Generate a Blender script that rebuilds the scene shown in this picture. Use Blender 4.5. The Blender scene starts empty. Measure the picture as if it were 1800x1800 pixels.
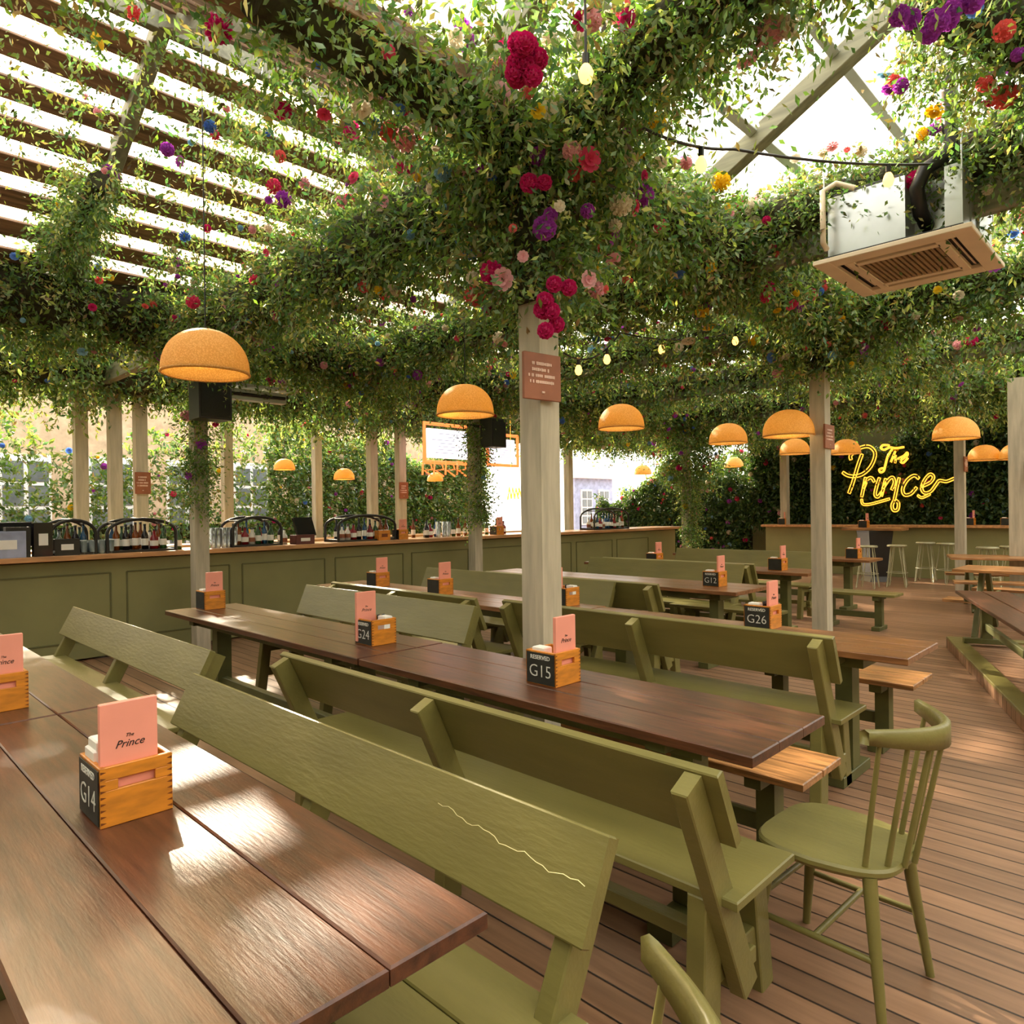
import bpy, math, random
import numpy as np
from mathutils import Matrix, Vector
random.seed(7); RNG = np.random.default_rng(11)
S = bpy.context.scene; COL = S.collection
R = math.radians

# ------------------------------------------------------------------ camera
YAW, PIT, ROL, FOC, CH = R(44.444), R(-0.0935), R(-0.765), 1220.0, 1.5
F0 = Vector((math.cos(YAW), math.sin(YAW), 0)); R0 = Vector((math.sin(YAW), -math.cos(YAW), 0)); U0 = Vector((0, 0, 1))
CF = F0*math.cos(PIT) + U0*math.sin(PIT); U1 = U0*math.cos(PIT) - F0*math.sin(PIT)
CR = R0*math.cos(ROL) + U1*math.sin(ROL); CU = U1*math.cos(ROL) - R0*math.sin(ROL)
cam = bpy.data.cameras.new('camera'); co = bpy.data.objects.new('camera', cam); COL.objects.link(co)
cam.sensor_width = 36; cam.lens = 36*FOC/1800; cam.clip_start = 0.05; cam.clip_end = 300
m = Matrix((CR, CU, -CF)).transposed().to_4x4(); m.translation = (0, 0, CH); co.matrix_world = m
S.camera = co

# ------------------------------------------------------------------ light
SUN = Vector((0.203, 0.834, 0.513)).normalized()
W = bpy.data.worlds.new('sky'); S.world = W; W.use_nodes = True
nt = W.node_tree; nt.nodes.clear()
out = nt.nodes.new('ShaderNodeOutputWorld'); bg = nt.nodes.new('ShaderNodeBackground')
tc = nt.nodes.new('ShaderNodeTexCoord')
dp = nt.nodes.new('ShaderNodeVectorMath'); dp.operation = 'DOT_PRODUCT'; dp.inputs[1].default_value = SUN
nt.links.new(tc.outputs['Generated'], dp.inputs[0])
rp = nt.nodes.new('ShaderNodeValToRGB')
e = rp.color_ramp.elements
e[0].position = 0.0; e[0].color = (0.98, 0.95, 0.88, 1)
e[1].position = 0.72; e[1].color = (1.0, 0.94, 0.83, 1)
for p, c in ((0.86, (1.15, 0.98, 0.78)), (0.95, (1.9, 1.25, 0.62)), (0.985, (4.5, 2.9, 1.3)), (0.9985, (14, 11, 6.5))):
    q = e.new(p); q.color = (*c, 1)
nt.links.new(dp.outputs['Value'], rp.inputs[0]); nt.links.new(rp.outputs[0], bg.inputs[0])
bg.inputs[1].default_value = 3.0
nt.links.new(bg.outputs[0], out.inputs[0])
sl = bpy.data.lights.new('sun', 'SUN'); sl.energy = 15; sl.color = (1.0, 0.86, 0.66); sl.angle = R(1.0)
so = bpy.data.objects.new('sun', sl); COL.objects.link(so); so.rotation_euler = SUN.to_track_quat('Z', 'Y').to_euler()
vs = S.view_settings; vs.view_transform = 'Standard'; vs.look = 'None'; vs.gamma = 1; vs.use_curve_mapping = False
vs.exposure = 0.4
S.cycles.max_bounces = 8; S.cycles.transparent_max_bounces = 24; S.cycles.diffuse_bounces = 5
S.cycles.sample_clamp_indirect = 6

# ------------------------------------------------------------------ materials
def srgb(r, g, b):
    f = lambda c: (c/255/12.92) if c/255 <= 0.04045 else ((c/255+0.055)/1.055)**2.4
    return (f(r), f(g), f(b), 1)
MATS = {}
def mat(name, col, rough=0.6, metal=0, noise=0.12, nscale=6, bump=0.0, bscale=40, spec=0.5, coat=0, stretch=None, trans=0, emit=None, estr=0, col2=None):
    m = bpy.data.materials.new(name); m.use_nodes = True; t = m.node_tree; N = t.nodes; b = N['Principled BSDF']
    tc = N.new('ShaderNodeTexCoord'); mp = N.new('ShaderNodeMapping'); t.links.new(tc.outputs['Object'], mp.inputs[0])
    if stretch: mp.inputs['Scale'].default_value = stretch
    n = N.new('ShaderNodeTexNoise'); n.inputs['Scale'].default_value = nscale; n.inputs['Detail'].default_value = 5
    t.links.new(mp.outputs[0], n.inputs[0])
    mx = N.new('ShaderNodeMix'); mx.data_type = 'RGBA'
    c2 = col2 or tuple(c*(1-noise*2.2) for c in col[:3])+(1,)
    mx.inputs[6].default_value = c2; mx.inputs[7].default_value = tuple(min(1, c*(1+noise)) if not col2 else c for c in col[:3])+(1,)
    rr = N.new('ShaderNodeMapRange'); rr.inputs[1].default_value = 0.32; rr.inputs[2].default_value = 0.68
    t.links.new(n.outputs[0], rr.inputs[0]); t.links.new(rr.outputs[0], mx.inputs[0]); t.links.new(mx.outputs[2], b.inputs['Base Color'])
    b.inputs['Roughness'].default_value = rough; b.inputs['Metallic'].default_value = metal
    b.inputs['Specular IOR Level'].default_value = spec; b.inputs['Coat Weight'].default_value = coat; b.inputs['Coat Roughness'].default_value = 0.18
    b.inputs['Transmission Weight'].default_value = trans
    if bump:
        n2 = N.new('ShaderNodeTexNoise'); n2.inputs['Scale'].default_value = bscale; n2.inputs['Detail'].default_value = 4
        t.links.new(mp.outputs[0], n2.inputs[0])
        bp = N.new('ShaderNodeBump'); bp.inputs['Strength'].default_value = bump; bp.inputs['Distance'].default_value = 0.01
        t.links.new(n2.outputs[0], bp.inputs['Height']); t.links.new(bp.outputs[0], b.inputs['Normal'])
    if emit: b.inputs['Emission Color'].default_value = emit; b.inputs['Emission Strength'].default_value = estr
    MATS[name] = m; return m
green = mat('green_paint', srgb(120, 112, 62), 0.38, noise=0.07, nscale=3, bump=0.12, bscale=25, stretch=(3, 0.6, 3))
barpaint = mat('bar_paint', srgb(132, 128, 84), 0.5, noise=0.06, nscale=2)
moulding = mat('moulding_paint', srgb(98, 96, 58), 0.5, noise=0.05)
pale = mat('pale_post_paint', srgb(186, 175, 155), 0.6, noise=0.1, nscale=5, bump=0.2, bscale=20, stretch=(4, 4, 0.5))
crack = mat('bare_wood_scratch', srgb(214, 205, 150), 0.7)
tabletop = mat('table_wood', srgb(98, 56, 36), 0.34, noise=0.3, nscale=5, bump=0.09, bscale=22, stretch=(9, 0.9, 9), coat=0.15, col2=srgb(60, 32, 20))
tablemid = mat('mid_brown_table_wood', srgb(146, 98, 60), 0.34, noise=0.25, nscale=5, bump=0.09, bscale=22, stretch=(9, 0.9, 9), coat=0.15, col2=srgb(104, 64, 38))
tablelight = mat('light_plank_wood', srgb(176, 124, 76), 0.35, noise=0.25, nscale=5, bump=0.2, bscale=22, stretch=(9, 0.9, 9), coat=0.2)
tableedge = mat('table_frame_green', srgb(92, 92, 50), 0.5)
counterwood = mat('counter_wood', srgb(196, 142, 96), 0.35, noise=0.15, nscale=4, stretch=(0.6, 6, 6), coat=0.2)
crate = mat('crate_wood', srgb(214, 132, 36), 0.4, noise=0.12, nscale=6, stretch=(2, 8, 8), coat=0.3)
crated = mat('crate_joint', srgb(120, 60, 18), 0.5)
chalk = mat('chalkboard', srgb(38, 38, 34), 0.6, noise=0.2, nscale=12)
chalkw = mat('chalk_lettering', srgb(232, 230, 224), 0.8)
pink = mat('menu_cover', srgb(244, 158, 140), 0.45, noise=0.03)
ink = mat('black_print', srgb(40, 26, 26), 0.6)
paper = mat('white_paper', srgb(240, 238, 236), 0.7, noise=0.03)
black = mat('black_metal', srgb(32, 28, 30), 0.4, noise=0.2)
blackg = mat('black_gloss', srgb(28, 26, 30), 0.2)
steel = mat('galvanised_steel', srgb(196, 200, 204), 0.32, metal=0.75, noise=0.08, nscale=3)
whiteplastic = mat('cream_plastic', srgb(226, 208, 184), 0.45, noise=0.03)
grille = mat('grille_plastic', srgb(150, 122, 86), 0.6)
beamwood = mat('beam_wood', srgb(140, 108, 84), 0.6, noise=0.25, nscale=4, bump=0.4, bscale=14, stretch=(0.6, 7, 7))
rafterwood = mat('rafter_paint', srgb(136, 134, 112), 0.6, noise=0.15, nscale=4, stretch=(7, 0.6, 7))
greybar = mat('glazing_bar', srgb(188, 196, 196), 0.45, noise=0.06)
signwood = mat('sign_board', srgb(150, 88, 60), 0.5, noise=0.12)
signtext = mat('sign_lettering', srgb(226, 190, 176), 0.7)
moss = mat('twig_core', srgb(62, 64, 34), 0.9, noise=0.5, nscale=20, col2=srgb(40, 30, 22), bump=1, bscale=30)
cream = mat('cream_render', srgb(204, 178, 148), 0.8)
bluewall = mat('pale_blue_render', srgb(164, 172, 204), 0.8)
windark = mat('dark_window_glass', srgb(110, 116, 118), 0.15)
stoolm = mat('stool_metal', srgb(176, 172, 142), 0.35, metal=0.4)
winebox = mat('dark_red_box', srgb(96, 44, 40), 0.5)
steelcan = mat('steel_cup', srgb(206, 206, 210), 0.25, metal=0.8)
neonm = mat('neon_orange', srgb(255, 178, 40), 0.4, emit=(1.0, 0.42, 0.04, 1), estr=1.6)
neonr = mat('neon_red', srgb(255, 110, 50), 0.4, emit=(1.0, 0.17, 0.04, 1), estr=1.6)
screenm = mat('lit_menu_screen', srgb(240, 238, 248), 0.4, emit=(0.86, 0.84, 1.0, 1), estr=1.1)
bulbm = mat('lit_bulb', srgb(255, 214, 130), 0.3, emit=(1.0, 0.5, 0.12, 1), estr=2.6)
BOT = [mat('bottle_'+n, srgb(*c), 0.12, trans=t) for n, c, t in (('green', (60, 104, 52), .4), ('amber', (150, 78, 26), .4), ('clear', (206, 220, 222), .7), ('black', (30, 24, 30), 0), ('red', (150, 30, 36), .2), ('blue', (60, 110, 160), .5), ('white', (232, 226, 222), 0))]

def deck():
    m = bpy.data.materials.new('deck_boards'); m.use_nodes = True; t = m.node_tree; N = t.nodes; b = N['Principled BSDF']; L = t.links.new
    tc = N.new('ShaderNodeTexCoord'); sx = N.new('ShaderNodeSeparateXYZ'); L(tc.outputs['Object'], sx.inputs[0])
    dv = N.new('ShaderNodeMath'); dv.operation = 'DIVIDE'; dv.inputs[1].default_value = 0.118; L(sx.outputs[0], dv.inputs[0])
    fr = N.new('ShaderNodeMath'); fr.operation = 'FRACT'; L(dv.outputs[0], fr.inputs[0])
    fl = N.new('ShaderNodeMath'); fl.operation = 'FLOOR'; L(dv.outputs[0], fl.inputs[0])
    sb = N.new('ShaderNodeMath'); sb.operation = 'SUBTRACT'; sb.inputs[1].default_value = 0.5; L(fr.outputs[0], sb.inputs[0])
    ab = N.new('ShaderNodeMath'); ab.operation = 'ABSOLUTE'; L(sb.outputs[0], ab.inputs[0])
    gr = N.new('ShaderNodeMapRange'); gr.inputs[1].default_value = 0.45; gr.inputs[2].default_value = 0.485; L(ab.outputs[0], gr.inputs[0])
    wn = N.new('ShaderNodeTexWhiteNoise'); wn.noise_dimensions = '1D'; L(fl.outputs[0], wn.inputs['W'])
    mp = N.new('ShaderNodeMapping'); mp.inputs['Scale'].default_value = (9, 0.8, 1); L(tc.outputs['Object'], mp.inputs[0])
    n = N.new('ShaderNodeTexNoise'); n.inputs['Scale'].default_value = 3; n.inputs['Detail'].default_value = 6; L(mp.outputs[0], n.inputs[0])
    mx = N.new('ShaderNodeMix'); mx.data_type = 'RGBA'; mx.inputs[6].default_value = srgb(100, 68, 48); mx.inputs[7].default_value = srgb(186, 142, 110); L(n.outputs[0], mx.inputs[0])
    m2 = N.new('ShaderNodeMix'); m2.data_type = 'RGBA'; m2.blend_type = 'MULTIPLY'; m2.inputs[0].default_value = 0.35; L(mx.outputs[2], m2.inputs[6]); L(wn.outputs['Value'], m2.inputs[7])
    m3 = N.new('ShaderNodeMix'); m3.data_type = 'RGBA'; m3.inputs[7].default_value = srgb(34, 22, 16); L(gr.outputs[0], m3.inputs[0]); L(m2.outputs[2], m3.inputs[6])
    L(m3.outputs[2], b.inputs['Base Color']); b.inputs['Roughness'].default_value = 0.42
    bp = N.new('ShaderNodeBump'); bp.invert = True; bp.inputs['Strength'].default_value = 0.6; bp.inputs['Distance'].default_value = 0.01
    L(gr.outputs[0], bp.inputs['Height']); L(bp.outputs[0], b.inputs['Normal'])
    return m
deckm = deck()
def leafmat(name, cols, transl=0.45):
    m = bpy.data.materials.new(name); m.use_nodes = True; t = m.node_tree; N = t.nodes; L = t.links.new; N.clear()
    o = N.new('ShaderNodeOutputMaterial'); a = N.new('ShaderNodeAttribute'); a.attribute_name = 'tone'
    r = N.new('ShaderNodeValToRGB'); el = r.color_ramp.elements
    el[0].color = srgb(*cols[0]); el[1].color = srgb(*cols[-1])
    for i, c in enumerate(cols[1:-1]): q = el.new((i+1)/(len(cols)-1)); q.color = srgb(*c)
    L(a.outputs['Fac'], r.inputs[0])
    d = N.new('ShaderNodeBsdfPrincipled'); d.inputs['Roughness'].default_value = 0.4; d.inputs['Specular IOR Level'].default_value = 0.5; L(r.outputs[0], d.inputs['Base Color'])
    tr = N.new('ShaderNodeBsdfTranslucent'); g = N.new('ShaderNodeMix'); g.data_type = 'RGBA'; g.blend_type = 'MULTIPLY'; g.inputs[0].default_value = 1; g.inputs[7].default_value = (1.55, 1.75, 0.75, 1); g.clamp_result = False
    L(r.outputs[0], g.inputs[6]); L(g.outputs[2], tr.inputs[0])
    mx = N.new('ShaderNodeMixShader'); mx.inputs[0].default_value = transl
    L(d.outputs[0], mx.inputs[1]); L(tr.outputs[0], mx.inputs[2]); L(mx.outputs[0], o.inputs[0]); return m
leafA = leafmat('mixed_leaves', [(74, 58, 46), (82, 104, 54), (76, 114, 88), (118, 146, 68), (102, 112, 64), (138, 166, 138), (154, 120, 96), (174, 190, 100), (222, 216, 172)])
leafB = leafmat('dark_hedge_leaves', [(44, 62, 32), (62, 88, 44), (54, 80, 54), (92, 106, 46), (80, 98, 70)], 0.3)
leafC = leafmat('trailing_leaves', [(126, 146, 84), (170, 176, 112), (176, 172, 110), (96, 120, 60), (190, 170, 130)], 0.5)
def glassmat():
    m = bpy.data.materials.new('roof_glazing'); m.use_nodes = True; t = m.node_tree; N = t.nodes; L = t.links.new; N.clear()
    o = N.new('ShaderNodeOutputMaterial'); tr = N.new('ShaderNodeBsdfTransparent'); tr.inputs[0].default_value = (0.93, 0.95, 0.93, 1)
    gl = N.new('ShaderNodeBsdfGlossy'); gl.inputs['Roughness'].default_value = 0.05; tl = N.new('ShaderNodeBsdfTranslucent'); tl.inputs[0].default_value = (0.9, 0.9, 0.86, 1)
    a = N.new('ShaderNodeMixShader'); a.inputs[0].default_value = 0.14; L(tr.outputs[0], a.inputs[1]); L(tl.outputs[0], a.inputs[2])
    b = N.new('ShaderNodeMixShader'); b.inputs[0].default_value = 0.05; L(a.outputs[0], b.inputs[1]); L(gl.outputs[0], b.inputs[2]); L(b.outputs[0], o.inputs[0]); return m
glazing = glassmat()
def wicker():
    m = bpy.data.materials.new('woven_rattan'); m.use_nodes = True; t = m.node_tree; N = t.nodes; L = t.links.new; b = N['Principled BSDF']
    o = N['Material Output']; tc = N.new('ShaderNodeTexCoord')
    v = N.new('ShaderNodeTexVoronoi'); v.inputs['Scale'].default_value = 110; L(tc.outputs['Object'], v.inputs[0])
    mx = N.new('ShaderNodeMix'); mx.data_type = 'RGBA'; mx.inputs[6].default_value = srgb(250, 222, 158); mx.inputs[7].default_value = srgb(208, 168, 100)
    mr = N.new('ShaderNodeMapRange'); mr.inputs[1].default_value = 0.25; mr.inputs[2].default_value = 0.6; L(v.outputs['Distance'], mr.inputs[0]); L(mr.outputs[0], mx.inputs[0]); L(mx.outputs[2], b.inputs['Base Color'])
    b.inputs['Roughness'].default_value = 0.6
    bp = N.new('ShaderNodeBump'); bp.inputs['Strength'].default_value = 0.6; bp.inputs['Distance'].default_value = 0.004; bp.invert = True; L(v.outputs['Distance'], bp.inputs['Height']); L(bp.outputs[0], b.inputs['Normal'])
    tr = N.new('ShaderNodeBsdfTranslucent'); tr.inputs[0].default_value = srgb(255, 222, 140); s = N.new('ShaderNodeMixShader'); s.inputs[0].default_value = 0.5
    L(b.outputs[0], s.inputs[1]); L(tr.outputs[0], s.inputs[2]); L(s.outputs[0], o.inputs[0]); return m
rattan = wicker()

# ------------------------------------------------------------------ mesh helpers
def basis(d):
    d = Vector(d).normalized(); a = Vector((0, 0, 1)) if abs(d.z) < 0.9 else Vector((1, 0, 0))
    x = d.cross(a).normalized(); return x, d.cross(x).normalized(), d
class MB:
    def __init__(s): s.v = []; s.f = []; s.sm = []
    def add(s, vs, fs, smooth=False):
        n = len(s.v); s.v += [tuple(v) for v in vs]; s.f += [tuple(i+n for i in f) for f in fs]; s.sm += [smooth]*len(fs); return s
    def box(s, c, d, M=None):
        x, y, z = d[0]/2, d[1]/2, d[2]/2; b = min(0.004, x*.3, y*.3, z*.3)
        vs = []
        for sz in (-1, 1):
            for ins in ((b, 0), (0, 0)):
                pass
        P = []
        def ring(zz, ins): return [(-x+ins, -y+ins, zz), (x-ins, -y+ins, zz), (x-ins, y-ins, zz), (-x+ins, y-ins, zz)]
        P = ring(-z, b)+ring(-z+b, 0)+ring(z-b, 0)+ring(z, b)
        fs = [(3, 2, 1, 0), (12, 13, 14, 15)]
        for k in range(3):
            for i in range(4): j = (i+1) % 4; fs.append((k*4+i, k*4+j, k*4+4+j, k*4+4+i))
        P = [Vector(p) for p in P]
        if M is not None: P = [M @ p for p in P]
        c = Vector(c); return s.add([p+c for p in P], fs)
    def beam(s, a, b, w, h, up=(0, 0, 1)):       # rectangular bar from a to b, w sideways, h along up
        a = Vector(a); b = Vector(b); d = (b-a); L = d.length; d.normalize(); u = Vector(up); x = d.cross(u)
        if x.length < 1e-4: x = d.cross(Vector((0, 1, 0)))
        x.normalize(); u = x.cross(d).normalized()
        M = Matrix((x, d, u)).transposed(); return s.box((a+b)/2, (w, L, h), M)
    def tube(s, pts, r, n=8, cap=True):
        pts = [Vector(p) for p in pts]; rs = r if isinstance(r, (list, tuple)) else [r]*len(pts)
        vs = []; fs = []; px = None
        for i, p in enumerate(pts):
            d = (pts[min(i+1, len(pts)-1)]-pts[max(i-1, 0)])
            x, y, _ = basis(d)
            if px is not None:
                dn = d.normalized(); x = (px-dn*px.dot(dn)).normalized(); y = dn.cross(x)
            px = x
            for k in range(n): a = 2*math.pi*k/n; vs.append(p+(x*math.cos(a)+y*math.sin(a))*rs[i])
        for i in range(len(pts)-1):
            for k in range(n): j = (k+1) % n; fs.append((i*n+k, i*n+j, i*n+n+j, i*n+n+k))
        s.add(vs, fs, True)
        if cap: s.add(vs[:n], [tuple(range(n))[::-1]]); s.add(vs[-n:], [tuple(range(n))])
        return s
    def lathe(s, prof, c=(0, 0, 0), n=24, smooth=True):
        vs = []; fs = []
        for r, z in prof:
            for k in range(n): a = 2*math.pi*k/n; vs.append((c[0]+r*math.cos(a), c[1]+r*math.sin(a), c[2]+z))
        for i in range(len(prof)-1):
            for k in range(n): j = (k+1) % n; fs.append((i*n+k, i*n+j, i*n+n+j, i*n+n+k))
        return s.add(vs, fs, smooth)
    def prism(s, poly, z0, z1):
        n = len(poly); vs = [(x, y, z0) for x, y in poly]+[(x, y, z1) for x, y in poly]
        return s.add(vs, [tuple(range(n))[::-1], tuple(range(n, 2*n))]+[(i, (i+1) % n, n+(i+1) % n, n+i) for i in range(n)])
    def build(s, name, m, parent=None, loc=None):
        me = bpy.data.meshes.new(name); me.from_pydata(s.v, [], s.f); me.polygons.foreach_set('use_smooth', s.sm); me.materials.append(m); me.update()
        o = bpy.data.objects.new(name, me); COL.objects.link(o)
        if parent: o.parent = parent
        if loc: o.location = loc
        return o
def tag(o, label=None, cat=None, group=None, kind=None):
    if label: o['label'] = label
    if cat: o['category'] = cat
    if group: o['group'] = group
    if kind: o['kind'] = kind
    return o
def thing(name, label, cat, loc=(0, 0, 0), rz=0, group=None):
    o = bpy.data.objects.new(name, None); COL.objects.link(o); o.location = loc; o.rotation_euler = (0, 0, rz); o.empty_display_size = .1
    return tag(o, label, cat, group)
def copy_tree(o, loc, rz=0, label=None, group=None):
    c = o.copy(); COL.objects.link(c); c.location = loc; c.rotation_euler = (0, 0, rz)
    if label: c['label'] = label
    if group: c['group'] = group
    for ch in list(o.children):
        d = ch.copy(); COL.objects.link(d); d.parent = c
        for g in list(ch.children):
            if g.name.startswith('chalk_'): continue
            h = g.copy(); COL.objects.link(h); h.parent = d
    return c
def text(body, size, name, m, parent, M, shear=0, ext=0.0006, bold=0):
    cu = bpy.data.curves.new(name, 'FONT'); cu.body = body; cu.size = size; cu.align_x = 'CENTER'; cu.align_y = 'CENTER'; cu.extrude = ext; cu.shear = shear; cu.offset = bold; cu.resolution_u = 3
    t = bpy.data.objects.new(name, cu); COL.objects.link(t); bpy.context.view_layer.update()
    me = bpy.data.meshes.new_from_object(t.evaluated_get(bpy.context.evaluated_depsgraph_get())); bpy.data.objects.remove(t)
    me.transform(M); me.materials.clear(); me.materials.append(m); me.name = name
    o = bpy.data.objects.new(name, me); COL.objects.link(o); o.parent = parent; return o
def face(loc, right, up):
    right = Vector(right).normalized(); up = Vector(up).normalized(); n = right.cross(up)
    M = Matrix((right, up, n)).transposed().to_4x4(); M.translation = loc; return M
def ray(px, py): return CF + CR*((px-900)/FOC) - CU*((py-900)/FOC)
def on_y(px, py, y): d = ray(px, py); return Vector((0, 0, CH)) + d*(y/d.y)
def on_x(px, py, x): d = ray(px, py); return Vector((0, 0, CH)) + d*(x/d.x)
def on_z(px, py, z): d = ray(px, py); return Vector((0, 0, CH)) + d*((z-CH)/d.z)

# ------------------------------------------------------------------ floor and platform
fl = MB().add([(-3, -4, 0), (26, -4, 0), (26, 19, 0), (-3, 19, 0)], [(0, 1, 2, 3)]).build('floor', deckm); tag(fl, kind='structure')
K = Vector((8.43, 1.87, 0)); E1 = Vector((-.936, -.352, 0)); E2 = Vector((.352, -.936, 0))
t = thing('raised_platform', 'low raised deck with a green painted edge strip at the right', 'platform')
q = [K, K+E1*7, K+E1*7+E2*3, K+E2*3]
MB().prism([(p.x, p.y) for p in q], 0.002, 0.09).build('platform_deck', deckm, t)
b = MB(); b.beam(K+E2*.07+Vector((0, 0, .1)), K+E1*7+E2*.07+Vector((0, 0, .1)), .14, .03); b.beam(K+E1*.07+E2*.14+Vector((0, 0, .1)), K+E1*.07+E2*3+Vector((0, 0, .1)), .14, .03)
b.build('edge_strip', green, t)

# ------------------------------------------------------------------ furniture
def bench(back, y0, y1, f, ztop, label, n=3, name='high_backed_bench', ovr=.37, crackline=False):
    """back: x of the seat's rear edge; f=+1 sitter looks towards +X"""
    t = thing(name, label, 'bench', (back, (y0+y1)/2, 0), 0, 'green painted benches'); L = y1-y0; h = L/2
    b = MB()
    if crackline: b.box((f*ovr*.26, 0, .437), (ovr*.49, L, .028)); b.box((f*ovr*.757, 0, .437), (ovr*.485, L, .028))
    else: b.box((f*ovr*.5, 0, .437), (ovr, L, .028))
    b.build('seat', green, t)
    zb = .6 if ztop < .85 else .63; ub = .015; ut = -.085
    bk = MB(); bk.beam((f*(ub+ut)/2-f*.0, -h, (zb+ztop)/2), (f*(ub+ut)/2, h, (zb+ztop)/2), .03, math.hypot(ztop-zb, ub-ut), up=(f*(ut-ub), 0, ztop-zb)); bo = bk.build('backrest', green, t)
    if crackline:
        pts = []
        for i in range(26):
            k = i/25; y = -h+.03+k*.5; zz = .725+.0025*math.sin(i*2.3)+.004*math.sin(i*.9)-.03*math.cos(k*2.2)*.6
            u = f*(ub+(ut-ub)*(zz-zb)/(ztop-zb))-(-f)*.0; pts.append((u+f*.0165, y, zz))
        MB().tube(pts, .0014, 5).build('paint_crack', crack, bo)
    ys = [-h+.07+(L-.14)*i/(n-1) for i in range(n)]
    sl = (ut-ub)/(ztop-zb)
    for y in ys:
        a = (f*(ub+sl*(.12-zb))-f*.062, y, .12); c = (f*(ub+sl*(ztop-.03-zb))-f*.062, y, ztop-.03)
        MB().beam(a, c, .05, .085, up=(f, 0, 0)).build('back_support', green, t)
        MB().beam((f*.02, y+.05, 0), (f*.045, y+.05, .423), .06, .095, up=(f, 0, 0)).build('leg', green, t)
        MB().beam((f*(ovr+.005), y+.05, 0), (f*(ovr-.05), y+.05, .423), .06, .08, up=(f, 0, 0)).build('leg', green, t)
        r = MB(); r.box((f*ovr*.5, y+.05, .385), (ovr-.1, .045, .075)); r.box((f*ovr*.5, y+.05, .18), (ovr-.06, .04, .07)); r.box((f*ovr*.5, y+.05, .125), (.06, .04, .06)); r.build('cross_rail', green, t)
    MB().box((f*ovr*.5, 0, .2), (.05, L-.1, .05)).build('stretcher', green, t)
    return t
def table(x0, x1, y0, y1, label, top=None, light=False, z=.75, group='long trestle tables'):
    t = thing('long_table', label, 'table', ((x0+x1)/2, (y0+y1)/2, 0), 0, group); w = x1-x0; L = y1-y0; b = MB(); n = 3; pw = w/n
    for i in range(n): b.box((-w/2+pw*(i+.5), 0, z-.018), (pw-.003, L, .036))
    b.build('tabletop', top or tabletop, t)
    a = MB(); a.box((0, 0, z-.075), (w*.5, L-.5, .075)); a.build('apron', tableedge, t)
    for s in (-1, 1):
        y = s*(L/2-.38)
        MB().box((0, y, (z-.04)/2+.03), (.11, .09, z-.1)).build('leg', tableedge, t)
        MB().box((0, y, .03), (w*.75, .1, .06)).build('foot', tableedge, t)
        MB().box((0, y, z-.062), (w*.8, .08, .05)).build('crosspiece', tableedge, t)
    MB().box((0, 0, .2), (.05, L-.8, .09)).build('stretcher', tableedge, t)
    return t
def plain_bench(cx, cy, w, L, label, z=.45, rz=0, m=None, base=0):
    t = thing('backless_bench', label, 'bench', (cx, cy, base), rz, 'wooden backless benches')
    MB().box((-w*.255, 0, z-.016), (w*.48, L, .032)).box((w*.255, 0, z-.016), (w*.48, L, .032)).build('seat', m or tablelight, t)
    for s in (-1, 1):
        y = s*(L/2-.22)
        MB().box((0, y, z-.06), (w*.8, .07, .055)).build('crosspiece', tableedge, t)
        MB().box((0, y, (z-.05)/2), (.09, .08, z-.07)).build('leg', tableedge, t); MB().box((0, y, .025), (w*.85, .09, .05)).build('foot', tableedge, t)
    MB().box((0, 0, .17), (.04, L-.5, .07)).build('stretcher', tableedge, t); return t
table(.22, .89, .95, 3.08, 'dark polished table in the foreground, with box G14 on it')
table(.22, .89, 3.095, 5.9, 'dark table behind the foreground one, at the left edge')
table(1.985, 2.56, .95, 3.065, 'long dark table holding the G15 box, sunlit at its near end')
table(1.985, 2.56, 3.08, 5.8, 'long dark table carrying the G24 box, running towards the bar')
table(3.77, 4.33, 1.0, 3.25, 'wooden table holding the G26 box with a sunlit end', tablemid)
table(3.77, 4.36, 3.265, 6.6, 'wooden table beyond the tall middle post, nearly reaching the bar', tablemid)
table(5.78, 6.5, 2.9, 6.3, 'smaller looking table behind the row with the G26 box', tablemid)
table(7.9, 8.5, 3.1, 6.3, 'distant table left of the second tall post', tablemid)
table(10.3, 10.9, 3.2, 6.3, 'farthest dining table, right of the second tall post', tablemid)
bench(1.12, .89, 3.15, -1, .8, 'nearest green bench, backrest seen from the seat side, long paint crack', crackline=True)
bench(1.38, 3.6, 6.2, -1, .8, 'green bench at the left, behind the pink menu of the G14 box')
bench(1.72, .87, 3.2, 1, .82, 'green bench with seat facing the G15 table, its open end at lower right')
bench(3.55, 1.24, 3.5, 1, .87, 'green bench facing the G26 table, its backrest top sunlit')
bench(3.47, 3.7, 5.65, 1, .87, 'green bench backrest just left of the tall middle post')
bench(3.03, 3.4, 5.6, -1, .87, 'green bench behind the G24 box, facing the camera')
bench(4.86, 3.6, 6.2, -1, .87, 'green bench facing the camera behind the tall middle post')
bench(5.08, 3.2, 5.3, 1, .87, 'green bench backed against another just right of the tall middle post')
bench(7.2, 3.55, 5.7, -1, .87, 'distant green bench facing the camera, behind the smaller table')
bench(7.5, 3.5, 5.6, 1, .87, 'distant green bench with its back to the smaller table')
bench(9.7, 3.65, 5.9, -1, .87, 'farthest green bench, left of the second tall post')
plain_bench(2.83, 1.66, .4, 1.2, 'wooden backless bench beside the sunlit end of the G15 table')
plain_bench(4.72, 1.72, .42, 1.1, 'wooden backless bench beyond the end of the G26 table')
plain_bench(6.85, 3.55, .3, 1.2, 'low green backless bench under the smaller distant table', m=green)
plain_bench(9.1, 3.0, .36, 1.0, 'green backless bench standing right of the second tall post', m=green)
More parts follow.
